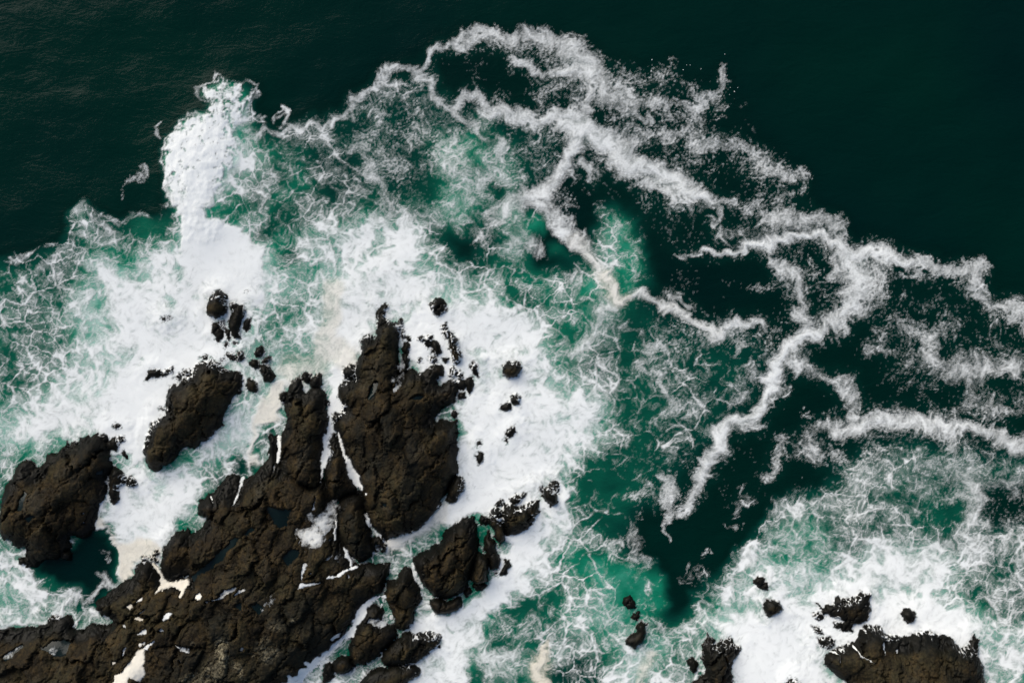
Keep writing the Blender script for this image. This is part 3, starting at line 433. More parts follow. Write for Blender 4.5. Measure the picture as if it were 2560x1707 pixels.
def finish_rocks():
    """rock heights with the runoff channels worn in; level of the foam and pools lying in them"""
    H, L, D, ids = build_rocks()
    U, V = G2.U, G2.V
    wu = U + 5 * fbm(U / 22, V / 22, 3, 51) + 2.2 * perlin(U / 5, V / 5, 53); wv = V + 5 * fbm(U / 22, V / 22, 3, 55) + 2.2 * perlin(U / 5, V / 5, 57)
    lev = blur(np.maximum(H, -.1), 7) - .10
    PC = np.zeros(G2.shape, np.float32); PK = PC.copy(); PM = PC.copy(); PL = np.full(G2.shape, -1, np.int32)
    for p, c, k in PATCH:
        w = G2.win(p, 30)
        if PC[w].size == 0: continue
        if p.shape[1] == 3: q = 1.1 - ldist(p, wu[w], wv[w]) + 1.1 * fbm(U[w] / 24, V[w] / 24, 2, 59); m = sst(-.45, .45, q)
        else: m = sst(-5, 5, sdist(p, wu[w], wv[w])) if c > .8 else sst(-22, 26, sdist(p, wu[w], wv[w]))
        m = m.astype(np.float32)
        if c > 0: PK[w] = np.where(m * c > PC[w], k, PK[w]); PC[w] = np.maximum(PC[w], c * m)
        PM[w] = np.maximum(PM[w], m)
    for n, (p, c, k) in enumerate(POOL):
        w = G2.win(p, 20); m = sst(-5, 4, sdist(p, wu[w], wv[w])).astype(np.float32)
        PM[w] = np.maximum(PM[w], m); PL[w] = np.where(m > .12, n, PL[w])
    H = np.where(PM > .02, np.minimum(H, H * (1 - PM) + (lev - .16) * PM + (1 - PM) * .0), H).astype(np.float32)
    return H, L, D, ids, lev, PC, PK, PM, PL

STAIN = [('A5', '1020,1150,130 1000,1350,150 1010,1500,110', .8), ('A5', '740,1250,170 760,1450,190 740,1560,150', .55), ('A7', '840,120,260 860,330,220 820,450,150', .75), ('A7', '560,40,230 480,160,140', .7), ('A7', '280,560,170 330,780,170 400,900,110', .75),
         ('A8', '200,950,330 300,1150,200', .75), ('A8', '1000,850,330 750,900,240 1150,1050,260 1000,1250,330 700,1300,260', .72), ('A8', '1650,720,90 1740,660,60', .8), ('A8', '600,1450,420 900,1350,260', .6), ('A3', '1700,1330,220 1900,1250,160 1500,1500,260', .6), ('A8', '500,650,200 420,600,120', .5),
         ('A2', '560,900,60 750,850,50 850,740,60', .6), ('A2', '860,450,120 760,380,110 960,700,70', .85), ('A2', '350,1330,220 500,1300,180 700,1220,120', .7), ('R6', '1450,1290,130 1700,1250,110 1200,1200,150 1950,1330,130', .85), ('R6', '1750,1480,220 1950,1550,150', .65), ('R6', '1390,1420,60', .6), ('R6', '100,1320,170 60,1450,140', .85),
         ('A5', '600,900,130 800,480,110 560,1150,80', .85), ('A5', '1230,800,90 990,400,60', .7), ('A5', '170,880,110 300,960,80', .7), ('A3', '100,1110,160 300,1080,120 560,1060,160 900,1040,140', .85), ('A3', '1250,560,60 910,840,60', .7), ('A7', '1380,650,120 1250,690,90 880,960,70', .8), ('A6', '1460,420,110', .7), ('A6', '640,380,110 500,470,90 420,560,70', .75)]
CRUST = [('A3', '2090,1130,110 2110,1260,140', .9), ('A3', '2120,1330,120', .75), ('A3', '1850,1130,60', .5), ('A8', '660,1230,230 620,1120,120', .5), ('A8', '910,950,60', .7), ('A8', '760,980,160', .35), ('A8', '200,1400,260 100,1450,200', .5), ('A8', '510,1250,70', .7), ('A8', '470,1480,60 400,1350,90', .5), ('A3', '1760,1490,160 2000,1430,160', .5), ('R6', '1690,1240,20', .0)]
def stains():
    U, V = G2.U, G2.V; wu = U + 16 * fbm(U / 40, V / 40, 3, 151); wv = V + 16 * fbm(U / 40, V / 40, 3, 154); out = []
    for lst in (STAIN, CRUST):
        F = np.zeros(G2.shape, np.float32)
        for f_, p_, v_ in lst:
            p = pts(f_, p_, False); w = G2.win(p, p[:, 2].max())
            F[w] = np.maximum(F[w], v_ * (1 - sst(.2, 1.25, ldist(p, wu[w], wv[w]))))
        out.append(F)
    return out
# ---------------------------------------------------------------- foam texture on the sea
GF = Grid(-340, 2900, -300, 2007, 2.5)
def stir(U, V, scales, steps=5):
    """carry points back along eddies of several sizes, so that edges curl and fray like stirred froth"""
    x, y = U.astype(np.float32), V.astype(np.float32)
    for s, amp, seed in scales:
        e = .12
        for i in range(steps):
            p = perlin(x / s, y / s, seed); px = perlin(x / s + e, y / s, seed); py = perlin(x / s, y / s + e, seed)
            x, y = x + (py - p) / e * amp / steps, y - (px - p) / e * amp / steps
    return x, y
def walls(x, y, seed, w, soft):
    f1, f2 = voro(x, y, seed); e = f2 - f1
    return 1 - sst(0, 1, (e - w) / soft), f1
def sea():
    U, V = GF.U, GF.V
    su, sv = stir(U, V, ((110, 6, 61), (44, 4.2, 62), (17, 1.7, 63)), 4)
    du, dv = su - U, sv - V
    Cs = np.maximum(C, .72 * blur(C, 4) * sst(.15, .7, blur(GR, 8))); c = G5.sample(Cs, su, sv); g = np.clip(G5.sample(GR, su, sv), 0, 1); k = G5.sample(CR, U + du * .5, V + dv * .5)
    a = G5.sample((blur(A, 2) + .30 * sst(.45, .85, blur(C, 4))) * sst(.02, .22, blur(C, 3)), U + du * .8, V + dv * .8)
    bw = G5.sample(BW, U + du * .35, V + dv * .35)
    cl0 = fbm(U / 150, V / 150, 2, 90); cl = fbm((U + du * .7) / 62, (V + dv * .7) / 62, 4, 91, .55); cl2 = fbm(su / 22, sv / 22, 3, 95, .6)
    sp = perlin(U / 4.6, V / 4.6, 99); sp2 = perlin((U + du) / 8, (V + dv) / 8, 97)
    lu, lv = U + .34 * du + 3 * perlin(U / 12, V / 12, 171), V + .34 * dv + 3 * perlin(U / 12, V / 12, 173); qu, qv = U + 1.5 * du, V + 1.5 * dv
    rid = 1 - np.abs(fbm(qu / 34, qv / 34, 3, 121, .55)) * 2.6; rid2 = 1 - np.abs(perlin(qu / 13, qv / 13, 127)) * 2.4
    c = np.where((g < .5) & (bw < .3), c - .09 * np.exp(-((c - .72) / .13) ** 2), c)
    t = c + (.20 * cl0 + .40 * cl) * (1 - .72 * sst(.6, 1, c)) * sst(0, .3, c) + .16 * cl2
    # lace: foam drains into the walls between cells, the walls are thick where there is much foam; cell size drifts over the place
    hu, hv = stir(lu, lv, ((260, 12, 65),), 2)
    sz = sst(-.18, .18, cl0 + .4 * cl)
    w1, f1 = walls(hu / 66, hv / 54, 1, .012 + .30 * sst(.50, 1.0, t), .05 + .22 * sst(.4, .95, t))
    w2, _ = walls(hu / 31, hv / 27, 2, .008 + .36 * sst(.60, 1.0, t), .085 + .24 * sst(.45, .95, t))
    w3, _ = walls(lu / 14, lv / 13.5, 3, .01 + .40 * sst(.70, 1.0, t), .20)
    br = sst(-.3, .3, cl2 + .3 * sp2); br2 = sst(-.25, .25, cl + .5 * cl0)
    mist = t + .14 * cl2 + .10 * rid * .5 + .05 * sp2
    veil = .20 * sst(.30, .64, mist) + .34 * sst(.54, .86, mist) + .38 * sst(.72, .98, mist)
    fil = 1 - (1 - .86 * w1 * (.45 + .55 * sz) * (.55 + .45 * br) * sst(.12, .36, t)) * (1 - .70 * w2 * (.25 + .75 * br2) * sst(.26, .52, t)) * (1 - .42 * w3 * (1 - .6 * sz) * (.25 + .75 * br) * sst(.38, .62, t)) * (1 - .30 * sst(.78, 1, rid) * sst(.16, .44, t)) * (1 - .14 * sst(.80, 1, rid2) * sst(.36, .60, t))
    lace = 1 - (1 - veil) * (1 - fil) * (1 - .86 * sst(.86, 1.06, t))
    tex = fbm(qu / 18, qv / 18, 3, 181, .6) + .45 * cl
    lace *= 1 - .34 * sst(.05, .55, tex) * (1 - .6 * w2) * sst(.55, .8, c) * (1 - .7 * sst(.92, .99, c))
    lace *= sst(.04, .26, t)
    # drifting froth: clotted and curled, speckled where it thins out
    tg = c + (.12 * cl0 + .34 * cl) * (1 - .6 * sst(.4, .9, c)) * sst(0, .2, c) + .24 * cl2 * (1 - .5 * sst(.4, .9, c)) * sst(0, .2, c) + (.19 * sp + .16 * sp2) * (1 - .8 * sst(.3, .7, c)) * sst(.02, .15, c)
    grain = .24 * sst(.16, .44, tg) + .32 * sst(.36, .70, tg) + .32 * sst(.62, .92, tg)
    grain += (1 - grain) * (.34 * sst(.62, 1, rid) * sst(.18, .5, tg) + .22 * sst(.55, 1, rid2) * sst(.24, .6, tg))
    ch = fbm(qu / 20, qv / 20, 3, 187, .6)
    grain *= (1 - .40 * sst(.02, .40, ch) * (1 - .5 * sst(.7, .95, c))) * (1 + .16 * sp * (1 - sst(.6, .9, c))) * sst(.08, .22, tg)
    f1d, f2d = voro(lu / 40, lv / 34, 9); f1d = f1d + .10 * perlin(lu / 9, lv / 9, 193); hole = (1 - sst(.08, .20, f1d)) * sst(.02, .22, cl0 + cl)
    rim = np.exp(-((f1d - .20) / .05) ** 2) * sst(.0, .2, cl0 + cl)
    grain = grain * (1 - .75 * hole * (1 - sst(.62, .8, c))) + .3 * rim * sst(.2, .4, tg) * (1 - grain)
    d = lace + (grain - lace) * g
    # the breaker: torn puffs towards its crest, dimples in its body
    pf = 1.3 * fbm((U + .3 * du) / 26, (V + .3 * dv) / 30, 4, 141, .62) + .35 * perlin((U + .3 * du) / 12, (V + .3 * dv) / 15, 133) + .35 * perlin(U / 5.5, V / 5.5, 135)
    inner = G5.sample(blur(BW, 5), U, V)
    puff = sst(-.50, .38, 1.15 * pf + .10 + 1.5 * (inner - .62) - .62 * sst(380, 190, V) + .6 * (c - .9))
    d = d + bw * sst(.5, .75, c) * sst(540, 440, V) * (np.clip(puff, 0, 1) - d)
    return dict(d=np.clip(d, 0, 1).astype(np.float32), a=np.clip(a * (1 + .35 * cl), 0, 1).astype(np.float32), k=k.astype(np.float32), bw=bw.astype(np.float32), c=c.astype(np.float32), cl=cl, cl2=cl2, f1=f1, sp2=sp2, sp=sp, rid=rid, g=g, t=t, e=(du / 8))
# ==END FIELDS

# ---------------------------------------------------------------- materials
def mat(name):
    m = bpy.data.materials.new(name); m.use_nodes = True; t = m.node_tree; t.nodes.clear()
    return m, t, (lambda kind, **kw: _node(t, kind, **kw))
def _node(t, kind, **kw):
    n = t.nodes.new(kind)
    for k, v in kw.items():
        if k.startswith('i_'):
            key = k[2:]; key = int(key) if key.isdigit() else key.replace('_', ' ')
            n.inputs[key].default_value = v
        else: setattr(n, k, v)
    return n
def ramp(N, fac, stops, t):
    r = N('ShaderNodeValToRGB'); e = r.color_ramp.elements
    while len(e) < len(stops): e.new(.5)
    for el, (p, c) in zip(e, stops): el.position = p; el.color = (*c, 1) if len(c) == 3 else c
    t.links.new(fac, r.inputs[0]); return r.outputs[0]
def mixc(N, t, fac, a, b, mode='MIX'):
    m = N('ShaderNodeMix', data_type='RGBA', blend_type=mode)
    for i, v in ((0, fac), (6, a), (7, b)):
        if hasattr(v, 'links'): t.links.new(v, m.inputs[i])
        else: m.inputs[i].default_value = v if i == 0 else (*v, 1)
    return m.outputs[2]
def mth(N, t, op, a, b=None, clamp=False):
    m = N('ShaderNodeMath', operation=op, use_clamp=clamp)
    for i, v in ((0, a), (1, b)):
        if v is None: continue
        if hasattr(v, 'links'): t.links.new(v, m.inputs[i])
        else: m.inputs[i].default_value = v
    return m.outputs[0]
def noise(N, t, vec, scale, detail=4, rough=.55, dist=0.0):
    n = N('ShaderNodeTexNoise', i_Scale=scale, i_Detail=detail, i_Roughness=rough, i_Distortion=dist); t.links.new(vec, n.inputs['Vector']); return n.outputs[0]
def world_pos(N, t, sx=1, sy=1, sz=1, rot=0.0):
    g = N('ShaderNodeNewGeometry'); mp = N('ShaderNodeMapping'); mp.inputs['Scale'].default_value = (sx, sy, sz); mp.inputs['Rotation'].default_value = (0, 0, rot)
    t.links.new(g.outputs['Position'], mp.inputs['Vector']); return mp.outputs[0]

def water_material():
    m, t, N = mat('sea_water'); L = t.links.new
    out = N('ShaderNodeOutputMaterial'); b = N('ShaderNodeBsdfPrincipled', i_Roughness=.10, i_IOR=1.333, i_Specular_IOR_Level=.12)
    at = N('ShaderNodeAttribute', attribute_name='aeration').outputs['Fac']
    p = world_pos(N, t)
    big = noise(N, t, p, .045, 2); fine = noise(N, t, p, .9, 4, .6)
    deep = mixc(N, t, ramp(N, big, [(.35, (0, 0, 0)), (.65, (1, 1, 1))], t), (.0000, .0105, .0100), (.0000, .0155, .0112))
    aer = mth(N, t, 'MULTIPLY_ADD', fine, .10); t.nodes[-1].inputs[2].default_value = -.05
    fa = mth(N, t, 'ADD', at, mth(N, t, 'MULTIPLY', aer, at), True)
    col = ramp(N, fa, [(0, (0, .0, .0)), (.22, (.001, .032, .024)), (.42, (.003, .085, .052)), (.60, (.006, .172, .100)), (.72, (.035, .240, .162)), (.86, (.17, .390, .310)), (1, (.38, .60, .53))], t)
    k = ramp(N, fa, [(.0, (0, 0, 0)), (.2, (1, 1, 1))], t)
    L(mixc(N, t, k, deep, col), b.inputs['Base Color'])
    # wind ripples over a slow chop
    p2 = world_pos(N, t, 1.0, 1.9, 1.0, .35)
    bm1 = N('ShaderNodeBump', i_Strength=.15, i_Distance=.5); L(noise(N, t, p2, .55, 5, .6, .6), bm1.inputs['Height'])
    bm2 = N('ShaderNodeBump', i_Strength=.12, i_Distance=.12); L(noise(N, t, p2, 3.4, 4, .6, .4), bm2.inputs['Height']); L(bm1.outputs[0], bm2.inputs['Normal'])
    L(bm2.outputs[0], b.inputs['Normal']); L(b.outputs[0], out.inputs['Surface']); return m
def foam_material(name='sea_foam'):
    m, t, N = mat(name); L = t.links.new
    out = N('ShaderNodeOutputMaterial'); p = world_pos(N, t)
    d = N('ShaderNodeAttribute', attribute_name='foam').outputs['Fac']; k = N('ShaderNodeAttribute', attribute_name='cream').outputs['Fac']
    fine = noise(N, t, p, 9.0, 3, .65); mid = noise(N, t, p, 2.6, 4, .6)
    # bubbles: thin froth breaks up into specks
    sp = mth(N, t, 'MULTIPLY', mth(N, t, 'SUBTRACT', fine, .5), 1.1); thin = mth(N, t, 'MULTIPLY', d, mth(N, t, 'SUBTRACT', 1.0, d))
    al = mth(N, t, 'ADD', d, mth(N, t, 'MULTIPLY', sp, mth(N, t, 'MULTIPLY', thin, 2.2)), True)
    white = mixc(N, t, mid, (.83, .855, .85), (.90, .915, .91)); cream = mixc(N, t, mid, (.80, .73, .60), (.86, .82, .72))
    col = mixc(N, t, k, white, cream)
    df = N('ShaderNodeBsdfDiffuse', i_Roughness=.6); L(col, df.inputs['Color'])
    bm = N('ShaderNodeBump', i_Strength=.14, i_Distance=.04); L(mth(N, t, 'ADD', mid, mth(N, t, 'MULTIPLY', fine, .35)), bm.inputs['Height']); L(bm.outputs[0], df.inputs['Normal'])
    tr = N('ShaderNodeBsdfTransparent'); mx = N('ShaderNodeMixShader'); L(al, mx.inputs[0]); L(tr.outputs[0], mx.inputs[1]); L(df.outputs[0], mx.inputs[2])
    L(mx.outputs[0], out.inputs['Surface']); return m
def rock_material():
    m, t, N = mat('reef_rock'); L = t.links.new
    out = N('ShaderNodeOutputMaterial'); b = N('ShaderNodeBsdfPrincipled', i_IOR=1.45)
    p = world_pos(N, t); pa = world_pos(N, t, 1.0, .5, 1.0, math.radians(-28))
    wet = N('ShaderNodeAttribute', attribute_name='wet').outputs['Fac']; film = N('ShaderNodeAttribute', attribute_name='film').outputs['Fac']; crust = N('ShaderNodeAttribute', attribute_name='crust').outputs['Fac']
    n1 = noise(N, t, p, .35, 4, .6); n2 = noise(N, t, pa, 1.6, 6, .65, .5); n3 = noise(N, t, p, 6.0, 4, .7); n4 = noise(N, t, p, 14.0, 2, .6); n5 = noise(N, t, pa, .8, 3, .6)
    c = mixc(N, t, ramp(N, n1, [(.42, (0, 0, 0)), (.58, (1, 1, 1))], t), (.0142, .0105, .0052), (.0285, .0242, .0116))
    c = mixc(N, t, ramp(N, n2, [(.45, (0, 0, 0)), (.68, (.85, .85, .85))], t), c, (.056, .0370, .0145))
    c = mixc(N, t, ramp(N, n5, [(.56, (0, 0, 0)), (.72, (.7, .7, .7))], t), c, (.036, .035, .027))
    c = mixc(N, t, ramp(N, n3, [(.36, (.75, .75, .75)), (.52, (0, 0, 0))], t), c, (.008, .006, .004))
    c = mixc(N, t, ramp(N, n4, [(.60, (0, 0, 0)), (.78, (.6, .6, .6))], t), c, (.095, .072, .040))
    nv = noise(N, t, pa, 2.3, 5, .62, .8); net = ramp(N, mth(N, t, 'ABSOLUTE', mth(N, t, 'SUBTRACT', nv, .5)), [(.0, (.9, .9, .9)), (.028, (0, 0, 0))], t); c = mixc(N, t, net, c, (.0060, .0050, .0036))
    f2 = mth(N, t, 'MULTIPLY', film, ramp(N, n2, [(.25, (1, 1, 1)), (.75, (.7, .7, .7))], t)); c = mixc(N, t, f2, c, (.0075, .0080, .0060))
    cr = mth(N, t, 'MULTIPLY', crust, ramp(N, n3, [(.42, (0, 0, 0)), (.62, (1, 1, 1))], t), True); c = mixc(N, t, cr, c, (.34, .30, .20))
    c = mixc(N, t, wet, c, (.0042, .0044, .0036))
    L(c, b.inputs['Base Color'])
    L(mth(N, t, 'SUBTRACT', .74, mth(N, t, 'MULTIPLY', wet, .30)), b.inputs['Roughness']); b.inputs['Specular IOR Level'].default_value = .12
    v = N('ShaderNodeTexVoronoi', feature='DISTANCE_TO_EDGE', i_Scale=1.3); L(pa, v.inputs['Vector'])
    ve = mth(N, t, 'MINIMUM', v.outputs['Distance'], .10)
    bm = N('ShaderNodeBump', i_Strength=.24, i_Distance=.06); L(mth(N, t, 'ADD', mth(N, t, 'ADD', n2, mth(N, t, 'MULTIPLY', n3, .45)), mth(N, t, 'MULTIPLY', ve, .5)), bm.inputs['Height']); L(bm.outputs[0], b.inputs['Normal'])
    L(b.outputs[0], out.inputs['Surface']); return m
def pool_material():
    m, t, N = mat('pool_water'); L = t.links.new
    out = N('ShaderNodeOutputMaterial'); b = N('ShaderNodeBsdfPrincipled', i_Roughness=.12, i_IOR=1.333, i_Specular_IOR_Level=.25); p = world_pos(N, t)
    L(mixc(N, t, noise(N, t, p, 1.1, 4, .6), (.0015, .0060, .0066), (.0060, .0130, .0130)), b.inputs['Base Color'])
    bm = N('ShaderNodeBump', i_Strength=.15, i_Distance=.1); L(noise(N, t, p, 3.0, 3), bm.inputs['Height']); L(bm.outputs[0], b.inputs['Normal'])
    L(b.outputs[0], out.inputs['Surface']); return m
M_WATER, M_FOAM, M_ROCK, M_POOL = water_material(), foam_material(), rock_material(), pool_material()

# ---------------------------------------------------------------- mesh helpers
def grid_mesh(name, X, Y, Z, cells, attrs, material, origin=(0, 0, 0)):
    """mesh from the cells (j,i mask) of a regular grid of points"""
    h, w = X.shape; cj, ci = np.nonzero(cells)
    if len(cj) == 0: return None
    a = cj * w + ci; q = np.stack([a + w, a + w + 1, a + 1, a], 1)
    used, inv = np.unique(q, return_inverse=True)
    co = np.stack([X.ravel()[used] - origin[0], Y.ravel()[used] - origin[1], Z.ravel()[used] - origin[2]], 1).astype(np.float32)
    me = bpy.data.meshes.new(name); nv, nf = len(used), len(a)
    me.vertices.add(nv); me.vertices.foreach_set('co', co.ravel())
    me.loops.add(nf * 4); me.loops.foreach_set('vertex_index', inv.astype(np.int32).ravel())
    me.polygons.add(nf); me.polygons.foreach_set('loop_start', np.arange(0, nf * 4, 4, dtype=np.int32))
    me.polygons.foreach_set('use_smooth', np.ones(nf, bool))
    me.update(calc_edges=True)
    for k, F in attrs.items():
        at = me.attributes.new(k, 'FLOAT', 'POINT'); at.data.foreach_set('value', F.ravel()[used].astype(np.float32))
    me.materials.append(material)
    return me
def link(name, me, parent=None, loc=(0, 0, 0), **props):
    o = bpy.data.objects.new(name, me); scene.collection.objects.link(o); o.location = loc
    if parent: o.parent = parent
    for k, v in props.items():
        if v: o[k] = v
    return o

# ---------------------------------------------------------------- compute the place
S = sea()
H, L_, D, ids, lev, PC, PK, PM, PL = finish_rocks()
FILM, CRUSTF = stains()
def swell(U, V):
    return .14 * fbm(U / 420, V / 300, 2, 201) + .05 * perlin(U / 110, V / 90, 205)
def g2(F, U, V, fill): 
    return np.where(V < G2.v[0] + 1, fill, G2.sample(F, U, np.maximum(V, G2.v[0])))

# ---------------------------------------------------------------- sea surface, out to the horizon
step = 12 * 1.35 ** np.arange(26)
xu = np.concatenate([(G5.u[0] - np.cumsum(step))[::-1], G5.u, G5.u[-1] + np.cumsum(step)]); xv = np.concatenate([(G5.v[0] - np.cumsum(step))[::-1], G5.v, G5.v[-1] + np.cumsum(step)])
WU, WV = np.meshgrid(xu, xv)
fade = sst(0, 60, np.minimum(np.minimum(WU - G5.u[0], G5.u[-1] - WU), np.minimum(WV - G5.v[0], G5.v[-1] - WV)))
bwz = GF.sample(blur(S['bw'] * sst(.5, .9, S['c']), 16), WU, WV)
ae = GF.sample(S['a'], WU, WV) * fade
wz = swell(np.clip(WU, -2000, 5000), np.clip(WV, -2000, 4000)) + .45 * bwz * fade
link('sea_water', grid_mesh('sea_water', to_x(WU), to_y(WV), wz, np.ones((len(xv) - 1, len(xu) - 1), bool), dict(aeration=ae), M_WATER),
     kind='structure', label='dark green sea water with paler churned patches', category='water')

# ---------------------------------------------------------------- foam floating on it
FU, FV = GF.U, GF.V
d = S["d"]; sw = swell(FU, FV) + .45 * blur(S['bw'] * sst(.5, .9, S['c']), 16)
Hf = g2(H, FU, FV, -9.0); Df = g2(D, FU, FV, -99.0)
near = sst(-45, -2, Df)
wash = near * (.03 + .15 * np.clip(fbm(FU / 80, FV / 80, 2, 211) + .25, 0, 1))
fz = sw + .025 + .03 * sst(.5, .9, S['c']) + wash + S['bw'] * d * (.08 * np.clip(fbm(FU / 24, FV / 30, 3, 261, .55) + .3, 0, 1))
# white water drains off the rock edges in threads
thread = 1 - np.abs(fbm(FU / 12 + .6 * S['e'], FV / 12, 2, 221)) * 2.5; thr2 = 1 - np.abs(perlin(FU / 6.5, FV / 6.5, 223)) * 2.2
gv = g2(np.gradient(blur(H, 9), axis=0).astype(np.float32), FU, FV, 0.0); north = sst(-.01, .03, gv)
reach = np.clip(3 + 34 * fbm(FU / 60, FV / 60, 2, 225) + 12 * (S['c'] - .8) + 11 * north, 1.5, 30)
run = (1 - sst(.35, 1.0, Df / reach)) * sst(.50, .85, S['c'])
wisp = np.maximum(.95 * sst(.62, .95, thread), .5 * sst(.7, 1, thr2)) * run
over = sst(-3, 3, Df)
d = np.where(fz > Hf + .05, d * (1 - .85 * over * (1 - sst(.45, .9, thread))), 0) * (1 - sst(30, 36, Df))
d = np.maximum(d, wisp * over * (Df < 32))
fz = np.where((wisp > .03) & (Df > -2) & (Df < 32), np.maximum(fz, Hf + .035), fz)
keep = lambda m: m[:-1, :-1] | m[1:, :-1] | m[:-1, 1:] | m[1:, 1:]
vis = keep((d > .035) & (fz > Hf - .06))
brk_c = S['bw'][:-1, :-1] > .5; crm_c = (S['k'][:-1, :-1] > .42) & ~brk_c
X, Y = to_x(FU), to_y(FV); att = dict(foam=d, cream=np.clip(S['k'], 0, 1))
link('sea_foam', grid_mesh('sea_foam', X, Y, fz, vis & ~brk_c & ~crm_c, att, M_FOAM), kind='stuff', label='white lacy sea foam washing round the rocks and drifting in streaks', category='foam')
link('cream_foam', grid_mesh('cream_foam', X, Y, fz, vis & crm_c, att, M_FOAM), kind='stuff', label='thick cream coloured froth gathered in sheltered gaps and streaks', category='foam')
link('breaking_wave', grid_mesh('breaking_wave', X, Y, fz, vis & brk_c, att, M_FOAM), label='tall white breaking wave rearing out of dark water beyond the reef', category='wave')

# ---------------------------------------------------------------- rocks
RU, RV = G2.U, G2.V
wn = fbm(RU / 20, RV / 20, 4, 231, .6); lv0 = swell(RU, RV)
rel = H - lv0
gH = blur(H, 9); north2 = sst(-.005, .03, np.gradient(gH, axis=0)) * (1 - sst(20, 60, D))
wet = 1 - sst(.50, 1.25, rel - .55 * north2 + .40 * wn + .55 * fbm(RU / 170, RV / 170, 2, 251) + .012 * np.clip(D, 0, 40))
wet = np.clip(np.maximum(wet, .75 * sst(.25, .8, PM)), 0, 1) * .92
film = np.clip(1.45 * FILM * (.8 + .6 * wn), 0, .95); crust = np.clip(CRUSTF * (.7 + 1.2 * wn), 0, 1)
RX, RY = to_x(RU), to_y(RV); ratt = dict(wet=wet, film=film, crust=crust)
solid = keep(H > -.75)
lab = L_[:-1, :-1]
order = np.argsort(lab.ravel(), kind='stable'); sl_ = lab.ravel()[order]
